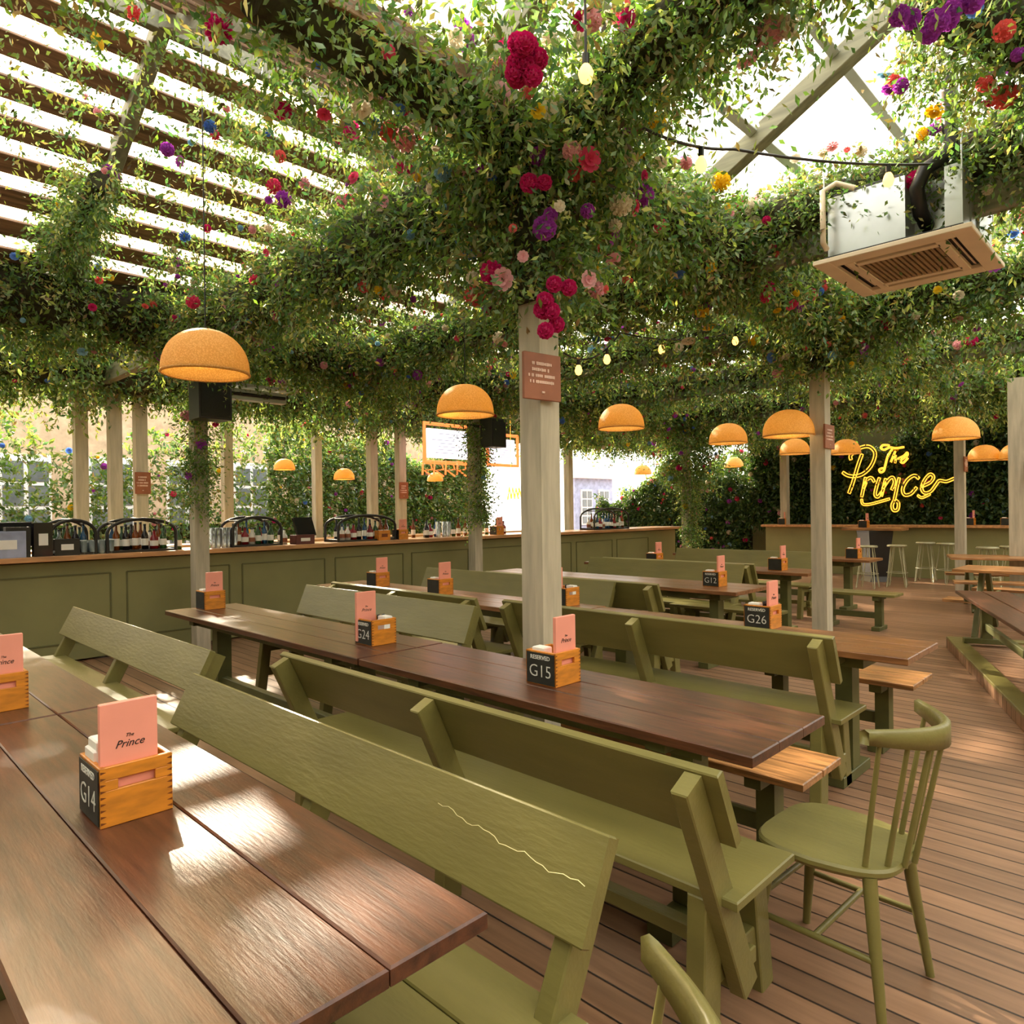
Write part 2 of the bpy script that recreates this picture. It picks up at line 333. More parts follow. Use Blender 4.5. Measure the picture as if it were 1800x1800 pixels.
# right hand cluster
ang = math.atan2(E1.y, E1.x)
plain_bench(6.75, .92, .46, 3.6, 'broad low bench with sunlit pink-brown top on the raised deck', z=.5, rz=ang+math.pi/2, m=tabletop, base=.115)
c = K-E1*.7+E2*1.5
def picnic(c, rz, label):
    t = thing('picnic_table', label, 'table', (c[0], c[1], c[2]), rz, 'picnic tables at the right edge')
    b = MB(); [b.box((-.28+.19*i, 0, .74), (.18, 1.7, .035)) for i in range(4)]; b.build('tabletop', tablelight, t)
    for s in (-1, 1):
        MB().box((s*.68, 0, .44), (.26, 1.7, .035)).build('seat', tablelight, t)
        k = MB(); k.beam((-.55, s*.6, 0), (-.12, s*.6, .72), .05, .09); k.beam((.55, s*.6, 0), (.12, s*.6, .72), .05, .09); k.box((0, s*.56, .4), (1.5, .04, .09)); k.build('leg_frame', tableedge, t)
picnic((9.7, 1.15, 0), ang-math.pi/2+1.2, 'picnic table with sunlit seats at the right edge behind the raised deck')
picnic((12.0, 1.75, 0), ang-math.pi/2+1.5, 'picnic table farther back at the right edge, near the bar stools')

# spindle chair
def arc(cx, cy, r, a0, a1, n, z, flat=1): return [(cx+r*math.cos(a0+(a1-a0)*i/n), cy+r*flat*math.sin(a0+(a1-a0)*i/n), z) for i in range(n+1)]
ch = thing('spindle_back_chair', 'green spindle back wooden chair beside the open bench end', 'chair', (2.31, .82, 0), R(-3), 'spindle back chairs')
poly = []
for i in range(40):
    a = 2*math.pi*i/40; k = 1.0; cx = abs(math.cos(a))**(.5)*math.copysign(1, math.cos(a)); sy = abs(math.sin(a))**(.6)*math.copysign(1, math.sin(a))
    poly.append((cx*.215*(1.0 if sy > -.2 else 1-.18*(-sy)), sy*.21))
b = MB(); n = len(poly)
for (s0, z0), (s1, z1) in (((.93, .415), (1, .43)), ((1, .43), (1, .442)), ((1, .442), (.97, .45))):
    b.add([(x*s0, y*s0, z0) for x, y in poly]+[(x*s1, y*s1, z1) for x, y in poly], [(i, (i+1) % n, n+(i+1) % n, n+i) for i in range(n)], True)
b.add([(x*.97, y*.97, .45) for x, y in poly], [tuple(range(n))]); b.add([(x*.93, y*.93, .415) for x, y in poly], [tuple(range(n))[::-1]]); b.build('seat', green, ch)
for sx in (-1, 1):
    for sy in (-1, 1):
        MB().tube([(sx*.15, sy*.15, .425), (sx*.165, sy*.165, .28), (sx*.2, sy*.2, 0)], [.021, .019, .013], 10).build('leg', green, ch)
MB().tube([(-.18, -.18, .2), (-.18, .18, .2)], .01).tube([(.18, -.18, .2), (.18, .18, .2)], .01).tube([(-.18, 0, .2), (.18, 0, .2)], .01).tube([(-.17, .17, .26), (.17, .17, .26)], .01).build('stretcher', green, ch)
A = [(-.215+.43*i/14, -.135-.135*math.sin(math.pi*i/14)) for i in range(15)]
b = MB(); vs = []
for i, (x, y) in enumerate(A):
    h = .065*(.62+.38*math.sin(math.pi*i/14)); dy = .026
    for ddy, z in ((0, .87-h), (dy, .87-h), (dy, .865), (dy*.5, .873), (0, .865)): vs.append((x*1.04, y-.03-ddy+.01, z))
b.add(vs, [(i*5+k, i*5+(k+1) % 5, i*5+5+(k+1) % 5, i*5+5+k) for i in range(14) for k in range(5)]+[(0, 1, 2, 3, 4), (74, 73, 72, 71, 70)], True); b.build('top_rail', green, ch)
for i in (1, 3, 5, 7, 9, 11, 13):
    x, y = A[i]; MB().tube([(x*.8, y*.82-.0, .44), (x*1.03, y-.03, .825)], [.009, .007], 8).build('spindle', green, ch)
copy_tree(ch, (.6, .66, 0), R(20), 'pale green chair with only the tip of its curved back showing at the bottom edge')

# table caddies
caddy_mesh = {}
W_, D_, H_ = .165, .17, .145
def caddy_proto():
    t = thing('table_caddy', 'x', 'caddy'); th = .012
    b = MB(); b.box((0, D_/2-th/2, H_/2), (W_, th, H_)); b.box((0, 0, th/2), (W_-.01, D_-.01, th)); b.box((W_/2-th/2, 0, H_/2), (th, D_, H_)); b.box((-W_/2+th/2, 0, H_/2), (th, D_, H_))
    f = -D_/2+th/2; z0, z1 = .088, .112
    b.box((0, f, z0/2), (W_, th, z0)); b.box((0, f, (z1+H_)/2), (W_, th, H_-z1)); b.box((-W_/2+.02, f, .1), (.04, th, z1-z0+.002)); b.box((W_/2-.02, f, .1), (.04, th, z1-z0+.002))
    b.build('crate', crate, t)
    j = MB()
    for k in range(9):
        for s in (-1, 1): z = .012+k*.0152; j.add([(s*W_/2-s*.001, -D_/2-.0006, z-.0035), (s*W_/2-s*.014, -D_/2-.0006, z), (s*W_/2-s*.001, -D_/2-.0006, z+.0035)], [(0, 1, 2) if s < 0 else (2, 1, 0)])
    j.build('dovetail_joints', crated, t)
    MB().box((-W_/2-.002, 0, H_/2-.001), (.003, D_-.012, H_-.012)).build('chalkboard', chalk, t)
    return t
CP = caddy_proto(); CP['first'] = 1
menu0 = MB().box((0, 0, .14), (.13, .016, .28)).build('menu_book', pink); tag(menu0, 'x', 'menu')
MT = text('The', .012, 'printed_title', ink, menu0, face((0, -.0086, .195), (1, 0, 0), (0, 0, 1)), .4)
MT2 = text('Prince', .026, 'printed_title', ink, menu0, face((0, -.0086, .175), (1, 0, 0), (0, 0, 1)), .4)
nap0 = MB().box((0, 0, .0), (.055, .075, .1)).box((.004, -.002, .03), (.05, .07, .085)).build('napkin_stack', paper); tag(nap0, 'x', 'napkins')
sb = thing('sauce_bottle', 'x', 'bottle'); MB().lathe([(0, 0), (.016, 0), (.017, .004), (.017, .09), (.008, .11), (.008, .125)], n=10).build('bottle_body', BOT[3], sb); MB().lathe([(.01, .122), (.01, .14), (0, .141)], n=10).build('cap', black, sb)
used = {}
def put(proto, loc, rz, label, group):
    if proto.name not in used:
        used[proto.name] = 1; proto.location = loc; proto.rotation_euler = (0, 0, rz); proto['label'] = label; proto['group'] = group; return proto
    return copy_tree(proto, loc, rz, label, group)
def caddy(x, y, where, code=None, z=.75, rz=0, menu=(.004, -.062), sc=None, tall=0, menus=1, pushed=False, nap=(-.045, .03), simple=False):
    c = put(CP, (x, y, z), rz, 'wooden caddy box '+where, 'table caddies'); c.scale = (1, 1, 1)
    rot = Matrix.Rotation(rz, 3, 'Z')
    def at(p): v = rot @ Vector(p); return (x+v.x, y+v.y, z+v.z)
    if code:
        fm = lambda zz: face((-W_/2-.0045, 0, zz), (0, -1, 0), (0, 0, 1))
        cb = [k for k in c.children if k.name.startswith('chalkboard')][0]
        text('RESERVED', .025, 'chalk_word', chalkw, cb, fm(.118), 0, bold=.0003); text(code, .075, 'chalk_number', chalkw, cb, fm(.058), bold=-.0009)
    for k in range(menus): put(menu0, at((menu[0], menu[1]+k*.02, .014)), rz, 'pink menu in the box '+where, 'pink menus')
    put(nap0, at((nap[0], nap[1], .085+tall)), rz, 'white napkins in the box '+where, 'napkins in caddies')
    if not simple:
        for q in range(2): put(sb, at((.02+.036*q, .0, .02)), rz, 'dark sauce bottles in the box '+where, 'sauce bottles in caddies')
caddy(.57, 1.955, 'marked G14 on the foreground table', 'G14', tall=.035, nap=(-.05, .02), menu=(-.012, -.062))
for args in (
    (.53, 3.37, 'cut off by the left edge of the picture', None),
    (2.28, 5.8-.16, 'at the bar end of the G24 table', None), (2.29, 2.005, 'marked G15 in the middle of the picture', 'G15'),):
    caddy(*args)
caddy(2.3, 3.37, 'marked G24 on the long dark table', 'G24', menu=(-.03, .055), nap=(.03, -.045))
caddy(4.1, 5.95, 'behind the G24 box, near the bar', None)
caddy(4.2, 1.93, 'marked G26, with menus turned orange by sunlight', 'G26')
caddy(4.2, 3.55, 'just right of the tall middle post', None, menu=(-.03, .055), nap=(.03, -.045))
caddy(6.15, 3.3, 'on the smaller distant table', 'G12', simple=True)
caddy(6.2, 5.55, 'at the bar end of the smaller table', None, simple=True)
caddy(8.15, 3.55, 'on the distant table left of the second tall post', None, simple=True)
caddy(8.2, 5.3, 'on the distant table before the vine wrapped post', None, simple=True)
caddy(10.6, 3.5, 'on the farthest dining table', None, simple=True)
caddy(4.05+.0, 4.9, 'half hidden behind the tall middle post', None, simple=True)

# ------------------------------------------------------------------ posts
def post(name, label, x, y, h=3.3, w=.15, m=None):
    t = thing(name, label, 'post', (x, y, 0), 0, 'timber roof posts')
    MB().box((0, 0, h/2), (w, w, h)).build('shaft', m or pale, t)
    return t
def postsign(x, y, z, label, w=.2, h=.19, rz=0, lines=True):
    t = thing('notice_board', label, 'sign', (x, y, z), rz, 'brown notice boards on posts')
    MB().box((0, -.012, 0), (w, .018, h)).build('board', signwood, t)
    b = MB(); rr = random.Random(3)
    for i, (a, c) in enumerate(((-.3, .22), (-.3, .2), (-.4, .32), (-.36, .3))):
        xx = a*w; zz = h*(.27-.13*i)
        while xx < c*w:
            l = w*rr.uniform(.03, .05); b.box((xx+l/2, -.0225, zz), (l*.8, .002, h*rr.uniform(.055, .075))); xx += l
            if rr.random() < .18: xx += w*.04
    b.tube([(-.01, -.0225, -h*.34), (.008, -.0225, -h*.34)], .006, 6); b.build('lettering', signtext, t)
P1 = (2.77, 2.5); P2 = (7.19, 2.68); P3 = (14.0, 2.87)
post('wooden_post', 'tall pale square post in the middle of the picture, foliage round its top', *P1)
post('wooden_post', 'second tall pale post, right of centre behind the G26 box', *P2)
post('wooden_post', 'pale post in front of the neon sign wall, beside the bar stools', *P3)
post('wooden_post', 'pale post in front of the bar at the left, behind the wicker lamp', 3.05, 7.82)
post('wooden_post', 'pale post in front of the bar, left of the tall middle post', 7.15, 7.8)
post('wooden_post', 'pale vine wrapped post where the bar ends', 12.9, 7.55)
q = on_x(1792, 900, 12.2); post('wooden_post', 'grey post cut off by the right edge of the picture', q.x, q.y, 3.3, .22)
for px, y, l in ((143, 10.6, 'leftmost pale post behind the bar'), (203, 10.4, 'pale post behind the bar, left one of a close pair'), (248, 10.4, 'pale post behind the bar with a brown notice board'), (400, 11.6, 'thin pale post behind the bar beside the steel cups'), (558, 12.4, 'pale post behind the bar left of the till screen'), (655, 10.6, 'pale post behind the bar, left neighbour of the one with boards'), (705, 10.4, 'pale post behind the bar with two brown boards'), (1190, 14.0, 'pale post behind the hedge at the end of the bar')):
    q = on_y(px, 900, y); post('wooden_post', l, q.x, q.y, 3.3, .15)
q = on_x(1380, 900, 16.2); post('wooden_post', 'pale post against the green hedge wall', q.x, q.y, 3.3, .16)
q = on_x(1000, 900, 13.0); post('wooden_post', 'dark wooden post just behind the tall middle post', q.x, q.y, 3.3, .16)
postsign(P1[0]-.09, P1[1]-.09, 2.19, 'brown notice board with four lines of pale writing on the tall middle post', .245, .24, R(-8))
postsign(P2[0]-.0, P2[1]-.075, 2.2, 'brown notice board on the second tall post', .25, .24)
postsign(P3[0], P3[1]-.075, 2.2, 'brown notice board on the post before the neon sign', .24, .26)
for px, y, z, l in ((248, 10.4, 1.95, 'brown notice board on the post behind the bar at the left'), (705, 10.4, 1.9, 'brown notice board on the post right of the till')):
    q = on_y(px, 900, y); postsign(q.x, q.y-.075, z, l, .2, .3)
q = on_x(1792, 900, 12.2); postsign(q.x-.03, q.y-.12, 1.98, 'brown notice board on the post at the right edge', .3, .3)

# ------------------------------------------------------------------ bar
bar = thing('bar_counter', 'long green panelled bar counter with a pale wooden top', 'bar', (0, 8.0, 0))
BX0, BX1 = -1.5, 13.6
MB().box(((BX0+BX1)/2, .55, .53), (BX1-BX0, .6, 1.02)).build('front_panel', barpaint, bar)
MB().box(((BX0+BX1)/2, .5, 1.08), (BX1-BX0+.1, .78, .05)).build('worktop', counterwood, bar)
x = BX0+.1
while x < BX1-1:
    w = 1.12; b = MB()
    for (cx, cz, sx, sz) in ((x+w/2, .9, w, .016), (x+w/2, .2, w, .016), (x, .55, .016, .7), (x+w, .55, .016, .7)): b.box((cx, .246, cz), (sx, .012, sz))
    b.build('panel_moulding', moulding, bar); x += w+.16
def bx(px): return on_y(px, 950, 8.35).x
ZB = 1.105
# arched racks
def rack(px0, px1, h, label, group='arched metal bottle racks'):
    x0, x1 = bx(px0), bx(px1); w = x1-x0
    t = thing('bottle_rack', label, 'rack', ((x0+x1)/2, 8.45, ZB), 0, group)
    for s in (-.17, .17):
        pts = [(-w/2, s, 0), (-w/2, s, h*.6)]+[(-w/2*math.cos(a), s, h*.6+h*.4*math.sin(a)) for a in [math.pi*i/10 for i in range(1, 10)]]+[(w/2, s, h*.6), (w/2, s, 0)]
        MB().tube(pts, .018, 8).build('arch', black, t)
    b = MB(); [b.tube([(-w/2*k, -.17, z), (-w/2*k, .17, z)], .01, 6) for k, z in ((1, .03), (-1, .03), (0, h), (.7, h*.88), (-.7, h*.88))]; b.box((0, 0, .012), (w, .36, .02)); b.build('tray', black, t)
    return x0, x1
bp_ = []
for k in range(7):
    t = thing('bottle', 'x', 'bottle'); hh = (.26, .3, .24, .28, .22, .3, .2)[k]; r = (.036, .034, .04, .036, .045, .03, .04)[k]
    MB().lathe([(0, 0), (r, 0), (r, hh*.55), (r*.4, hh*.72), (r*.36, hh*.95), (0, hh*.96)], n=10).build('glass_body', BOT[k], t)
    MB().lathe([(r*1.03, hh*.15), (r*1.03, hh*.42)], n=10).build('paper_label', paper if k != 6 else signwood, t); MB().lathe([(r*.42, hh*.93), (r*.42, hh), (0, hh)], n=8).build('cap', black, t)
    bp_.append(t)
bstate = [0]*7
def bottle(x, y, z, label, k=None):
    k = random.randrange(7) if k is None else k
    label = label.replace('bottles', ('green', 'amber', 'clear', 'black', 'red', 'blue', 'white')[k]+' bottle')
    if not bstate[k]: bstate[k] = 1; o = bp_[k]; o.location = (x, y, z); o['label'] = label; o['group'] = 'bottles on the bar'; return o
    return copy_tree(bp_[k], (x, y, z), random.random()*6, label, 'bottles on the bar')
for a, c, h, l in ((85, 165, .36, 'dark arched rack at the left end of the bar'), (185, 305, .36, 'wide dark arched rack left of the first bar post'), (405, 490, .36, 'dark arched bottle rack beside the steel cups'), (590, 690, .36, 'dark arched bottle rack left of the pink menu on the bar'), (1040, 1100, .42, 'dark arched rack near the right end of the bar')):
    x0, x1 = rack(a, c, h, l); n = int((x1-x0)/.1)
    for row, yy in ((0, 8.36), (1, 8.5)):
        for i in range(n): bottle(x0+.06+(x1-x0-.12)*(i+.5)/n, yy, ZB+.024, ['bottles in the rack at the left end of the bar', 'bottles in the wide rack left of the first bar post', 'bottles in the rack beside the steel cups', 'bottles in the rack left of the menu on the bar', 'bottles in the rack near the right end of the bar'][(85, 185, 405, 590, 1040).index(a)])
for px in list(range(745, 835, 9))+list(range(870, 915, 9))+[505, 512, 318, 325]: bottle(bx(px), 8.4+random.random()*.25, ZB, 'loose bottles standing on the bar '+('below the lit screens' if 740 < px < 840 else 'beside the tall middle post' if px > 860 else 'near the till screen' if px > 500 else 'beside the first bar post'))
cup = MB().lathe([(.032, 0), (.042, .17), (.04, .17), (.03, .004), (0, .004)], n=14); c0 = None
for i, px in enumerate((372, 382, 392, 401, 410, 770, 779, 788)):
    z = ZB
    for k in range(2):
        o = cup.build('steel_cup', steelcan) if c0 is None else c0.copy()
        if c0 is None: c0 = o
        else: COL.objects.link(o)
        o.location = (bx(px), 8.32+.02*(i % 2), z+k*.07); tag(o, 'shiny steel cups stacked on the bar', 'cup', 'steel cups on the bar')
gl = MB().lathe([(.03, 0), (.036, .14), (.034, .14), (.028, .008), (0, .008)], n=12); g0 = None
for i in range(20):
    o = gl.build('drinking_glass', BOT[2]) if g0 is None else g0.copy()
    if g0 is None: g0 = o
    else: COL.objects.link(o)
    o.location = (bx(128)+.085*(i % 5), 8.3+.09*(i//5), ZB); tag(o, 'clear drinking glasses grouped at the left of the bar', 'glass', 'glasses on the bar')
def till(px, label):
    x = bx(px); t = thing('till_screen', label, 'till', (x, 8.5, ZB), R(20)); MB().box((0, 0, .22), (.36, .03, .26), Matrix.Rotation(R(-18), 3, 'X')).build('display', blackg, t); MB().box((0, .03, .05), (.14, .14, .1)).build('stand', black, t)
till(545, 'black till screen on the bar'); till(35, 'black till screen at the left edge of the bar')
for px, w, h, m, l in ((528, .26, .12, winebox, 'low brown wooden box in front of the till'), (668, .2, .14, crate, 'orange wooden box beside the pink menu on the bar'), (113, .22, .17, black, 'dark straw holder at the left of the bar'), (8, .3, .26, bluewall, 'pale blue box at the left edge of the bar'), (72, .16, .34, BOT[3], 'dark tall canister on the bar at the left'), (28, .2, .3, black, 'black knock box beside the left till screen')):
    t = thing('storage_box', l, 'box', (bx(px), 8.3, ZB)); b = MB(); b.box((0, -w*.3, h/2), (w, .012, h)).box((0, w*.3, h/2), (w, .012, h)).box((-w/2+.006, 0, h/2), (.012, w*.6, h)).box((w/2-.006, 0, h/2), (.012, w*.6, h)).box((0, 0, .008), (w, w*.6, .014)); b.build('walls', m, t); MB().box((0, -w*.3-.008, h*.5), (w*.5, .004, h*.35)).build('front_label', paper if m is not crate else crated, t)
caddy(bx(700), 8.3, 'on the bar counter', None, z=ZB, simple=True)
caddy(bx(870), 8.3, 'on the bar left of the middle post', None, z=ZB, simple=True)
# back bar and service area
t = thing('back_bar', 'dark green back counter behind the bar', 'counter', (0, 11.2, 0)); MB().box((6, .3, .5), (13, .6, 1.0)).build('cabinet', moulding, t); MB().box((6, .3, 1.02), (13.1, .7, .04)).build('worktop', counterwood, t)
# lit menu screens
def screen(px0, px1, py0, py1, y, label):
    a = on_y(px0, py0, y); c = on_y(px1, py1, y); w = c.x-a.x; h = a.z-c.z
    t = thing('menu_screen', label, 'screen', ((a.x+c.x)/2, y, (a.z+c.z)/2)); MB().box((0, .03, 0), (w, .05, h)).build('panel', screenm, t); MB().tube([(-w*.3, .04, h/2), (-w*.3, .04, 4.45-(a.z+c.z)/2)], .008, 6).tube([(w*.3, .04, h/2), (w*.3, .04, 4.45-(a.z+c.z)/2)], .008, 6).build('hanging_rod', black, t)
    b = MB(); T = .035
    for p in ((-w/2-.06, -h/2-.06), (w/2+.06, -h/2-.06)): pass
    b.tube([(-w/2-.08, 0, -h/2-.08), (w/2+.08, 0, -h/2-.08), (w/2+.08, 0, h/2+.08), (-w/2-.08, 0, h/2+.08), (-w/2-.08, 0, -h/2-.08)], T, 8); b.build('neon_frame', neonr, t)
    b = MB(); rr = random.Random(int(px0))
    for i in range(7): b.box((rr.uniform(-.15, .15)*w, 0, h*(.34-.11*i)), (w*rr.uniform(.3, .65), .004, h*.012))
    b.build('printed_lines', ink, t)
screen(752, 823, 752, 808, 9.6, 'lit white menu screen with orange neon frame above the bar')
screen(862, 905, 770, 812, 9.6, 'smaller lit white menu screen, partly behind the tall middle post')
b = MB()
for i in range(5):
    q = on_y(752+i*20, 825, 9.5); b.tube([(q.x-.12, 9.5, q.z-.1), (q.x-.1, 9.5, q.z+.14), (q.x+.06, 9.5, q.z+.12), (q.x+.1, 9.5, q.z), (q.x-.08, 9.5, q.z-.02), (q.x+.1, 9.5, q.z-.12)], .016, 6)
tag(b.build('neon_scroll', neonr), 'row of orange neon loops below the lit menu screen', 'neon sign')
b = MB(); q = on_y(908, 868, 9.5)
b.tube([(q.x-.15, 9.5, q.z+.1), (q.x-.15, 9.5, 4.4)], .004, 6)
for i in range(6): b.tube([(q.x-.25+i*.1, 9.5, q.z-.12+.03*i), (q.x-.2+i*.09, 9.5, q.z+.12), (q.x-.15+i*.1, 9.5, q.z-.1)], .016, 6)
tag(b.build('neon_squiggle', neonm), 'yellow neon squiggle just left of the tall middle post', 'neon sign')

# ------------------------------------------------------------------ far bar, neon wall, stools
def slab(name, m, a, b_, kind=None): pass
fb = thing('far_bar_counter', 'far green bar counter under the neon sign', 'bar', (16.05, 0, 0))
MB().box((.3, 2.6, .52), (.5, 9.4, 1.04)).build('front_panel', barpaint, fb); MB().box((.25, 2.6, 1.07), (.7, 9.5, .05)).build('worktop', counterwood, fb)
t = thing('high_table', 'tall square table with a dark tapered base in front of the far bar', 'table', (15.0, 4.55, 0)); MB().box((0, 0, 1.04), (.5, 1.1, .05)).build('tabletop', tablelight, t); MB().lathe([(.3, 0), (.22, .1), (.34, .98), (.34, 1.015)], n=4, smooth=False).build('base', black, t)
def stool_proto():
    t = thing('bar_stool', 'x', 'stool'); MB().lathe([(0, .78), (.16, .78), (.17, .765), (.165, .745), (0, .745)], n=20).build('seat', stoolm, t)
    for i in range(4):
        a = math.pi/4+i*math.pi/2; c, s = math.cos(a), math.sin(a); p, q = -s*.035, c*.035
        MB().tube([(c*.1+p, s*.1+q, .745), (c*.21+p*.4, s*.21+q*.4, .02), (c*.215, s*.215, .008), (c*.21-p*.4, s*.21-q*.4, .02), (c*.1-p, s*.1-q, .745)], .008, 6).build('leg', stoolm, t)
    MB().tube([(.175*math.cos(a), .175*math.sin(a), .27) for a in [2*math.pi*i/20 for i in range(21)]], .006, 6).build('footrest_ring', stoolm, t); return t
st = stool_proto(); fst = True
for x, y, l in ((13.6, 4.25, 'thin metal bar stool, leftmost at the far bar'), (14.1, 3.9, 'metal bar stool second from left, before the tall square table'), (15.4, 3.75, 'metal bar stool just left of the post before the neon sign'), (15.2, 3.35, 'metal bar stool right against the post before the neon sign'), (14.1, 2.5, 'metal bar stool just right of the post before the neon sign'), (14.6, 2.25, 'metal bar stool third right of that post'), (15.3, 2.1, 'rightmost metal bar stool, behind the picnic tables')):
    if fst: st.location = (x, y, 0); st['label'] = l; st['group'] = 'metal bar stools'; fst = False
    else: copy_tree(st, (x, y, 0), random.random(), l, 'metal bar stools')
caddy(15.0, 4.75, 'on the tall square table before the far bar', None, z=1.065, simple=True)
for y, l in ((3.15, 'on the far bar under the end of the neon word'), (2.55, 'on the far bar right of the post'), (6.9, 'on the far bar left of the neon sign')): caddy(16.15, y, l, None, z=1.095, simple=True)
w = MB().box((17.3, 2.6, 1.9), (.1, 11.2, 3.8)).build('wall_east', moulding); tag(w, kind='structure')
w = MB().box((10, -4.1, 1.9), (28, .1, 3.8)).build('unseen_wall_south', moulding); tag(w, kind='structure')  # unseen, added along the open south side to lower the fill light
w = MB().box((-3.1, 7, 1.9), (.1, 22, 3.8)).build('unseen_wall_west', moulding); tag(w, kind='structure')  # unseen too, added to keep sky light from flooding in at the west
# neon sign strokes, measured on the wall plane
def nz(x, y): q = on_x(1450+x/7.2, 740+y/7.2, 16.55); return Vector((16.55, q.y, q.z))
ns = thing('neon_name_sign', 'large yellow-orange neon script sign reading The Prince', 'neon sign', (16.55, 4.8, 2.2))
def sm(pts, k=5):
    P = [pts[0]]+list(pts)+[pts[-1]]; o = []
    for i in range(1, len(P)-2):
        for j in range(k):
            t_ = j/k; a, b, c, d = P[i-1], P[i], P[i+1], P[i+2]
            o.append(tuple(.5*((2*b[q])+(-a[q]+c[q])*t_+(2*a[q]-5*b[q]+4*c[q]-d[q])*t_*t_+(-a[q]+3*b[q]-3*c[q]+d[q])*t_**3) for q in (0, 1)))
    return o+[P[-1]]
def stroke(name, lst, off):
    b = MB()
    for pts in lst:
        P = sm(pts); L1 = []; L2 = []
        for i in range(len(P)):
            a = P[max(0, i-1)]; c = P[min(len(P)-1, i+1)]; dx, dy = c[0]-a[0], c[1]-a[1]; l = math.hypot(dx, dy) or 1
            L1.append((P[i][0]-dy/l*off, P[i][1]+dx/l*off)); L2.append((P[i][0]+dy/l*off, P[i][1]-dx/l*off))
        loop = L1+L2[::-1]+[L1[0]]
        b.tube([nz(*p)-Vector((16.55, 4.8, 2.2)) for p in loop], .0125, 6)
    b.build(name, neonm, ns)
stroke('letter_P', [[(470, 420), (420, 560), (360, 760), (305, 915)], [(330, 490), (325, 440), (380, 385), (460, 335), (560, 325), (630, 390), (625, 480), (570, 590), (480, 670), (380, 700), (290, 690), (225, 650)]], 17)
stroke('letter_r', [[(515, 715), (490, 840), (465, 960)], [(490, 850), (540, 740), (590, 720), (625, 770)]], 15)
stroke('letter_i', [[(690, 720), (655, 830), (635, 930), (670, 960), (720, 900)]], 15)
stroke('letter_n', [[(770, 730), (740, 850), (715, 950)], [(735, 850), (810, 740), (860, 715), (880, 780), (845, 870)], [(940, 720), (910, 850), (880, 990), (850, 1070), (870, 1130), (920, 1120), (930, 1040), (890, 1000)]], 15)
stroke('letter_c', [[(1190, 730), (1130, 690), (1040, 750), (985, 860), (1010, 935), (1090, 920), (1160, 840)]], 16)
stroke('letter_e', [[(1225, 830), (1330, 780), (1375, 710), (1330, 675), (1260, 750), (1225, 850), (1260, 910), (1340, 890), (1410, 800), (1450, 755), (1540, 765), (1640, 725)]], 15)
stroke('underline', [[(465, 990), (480, 1050), (560, 1055), (700, 1020), (820, 985)], [(1175, 940), (1230, 970), (1330, 925)]], 12)
stroke('word_the', [[(815, 310), (740, 305), (710, 340), (750, 365), (820, 335), (900, 345), (1000, 330)], [(850, 360), (795, 450), (765, 560), (745, 630), (705, 650), (690, 615), (735, 595)], [(890, 385), (835, 520)], [(850, 480), (895, 440), (890, 530)], [(920, 480), (1000, 440), (1040, 400), (1040, 440), (960, 500), (990, 530), (1050, 470)]], 8)

# ------------------------------------------------------------------ background buildings
t = thing('garden_building', 'bright cream building with tall white windows far behind the bar', 'building', (0, 17.2, 0))
MB().box((6.6, .1, 2.2), (18, .2, 4.4)).build('wall', cream, t)
for i in range(9):
    f = MB(); x = -1.6+i*1.6; f.box((x, -.03, 1.7), (.9, .06, 2.2)); fo = f.build('window_frame', paper, t)
    g = MB(); [g.box((x-.22+.44*a, -.07, .95+.5*b2), (.36, .01, .42)) for a in range(2) for b2 in range(4)]; g.build('pane', windark, fo)
q0 = on_y(1012, 900, 16); t = thing('blue_house', 'small pale blue house front with paned windows behind the bar end', 'house', (q0.x, 16, 0))
MB().box((1.1, .1, 1.35), (2.3, .2, 2.7)).build('wall', bluewall, t); MB().beam((-.15, 0, 2.72), (2.4, 0, 2.72), .4, .12).build('roof_edge', paper, t)
for i in range(2):
    f = MB(); f.box((.6+i*1.05, -.03, 1.6), (.62, .06, 1.3)); fo = f.build('window_frame', paper, t); g = MB(); [g.box((.45+i*1.05+.3*a, -.07, 1.13+.31*b2), (.24, .01, .26)) for a in range(2) for b2 in range(4)]; g.build('pane', windark, fo)

# ------------------------------------------------------------------ roof
EZ, PITCH = 3.5, .52
def roof(y0, y1, x0, x1, label, boards=False):
    t = thing('ceiling', None, None, (0, y0, 0)); t['kind'] = 'structure'; sp = y1-y0; h = sp/2; rz_ = EZ+.12+h*PITCH; z0 = EZ+.12
    for s in (0, 1):
        ya = 0 if s == 0 else sp; yb = h
        MB().add([(x0, ya, z0+.06), (x1, ya, z0+.06), (x1, yb, rz_+.06), (x0, yb, rz_+.06)], [(0, 1, 2, 3)]).build('glass_pane', glazing, t)
        b = MB(); x = x0
        while x <= x1: b.beam((x, ya, z0), (x, yb, rz_), .1, .13); x += 2.0
        b.build('rafter', rafterwood, t)
        b = MB()
        nb = 9 if boards else 5; up = (0, -(rz_-z0)*(1 if s == 0 else -1), h)
        for k in range(1, nb): f = k/nb; b.beam((x0, ya+(yb-ya)*f, z0+.035+(rz_-z0)*f), (x1, ya+(yb-ya)*f, z0+.035+(rz_-z0)*f), .18 if boards else .06, .03, up=up)
        b.build('roof_board' if boards else 'glazing_bar', beamwood if boards else greybar, t)
    MB().beam((x0, h, rz_-.02), (x1, h, rz_-.02), .07, .16).build('ridge_board', rafterwood, t)
roof(-2.6, 2.52, -3.64, 22, ''); roof(2.52, 7.7, -4.2, 22, '', True); roof(7.7, 12.85, -4.2, 22, '')
def xbeam(y, x0, x1, w, h, z, label, m=beamwood):
    tag(MB().beam((x0, y, z), (x1, y, z), w, h).build('timber_beam', m), label, 'beam', 'roof beams')
xbeam(2.52, -3, 22, .34, .1, EZ+.02, 'wide brown timber valley beam over the tall middle post')
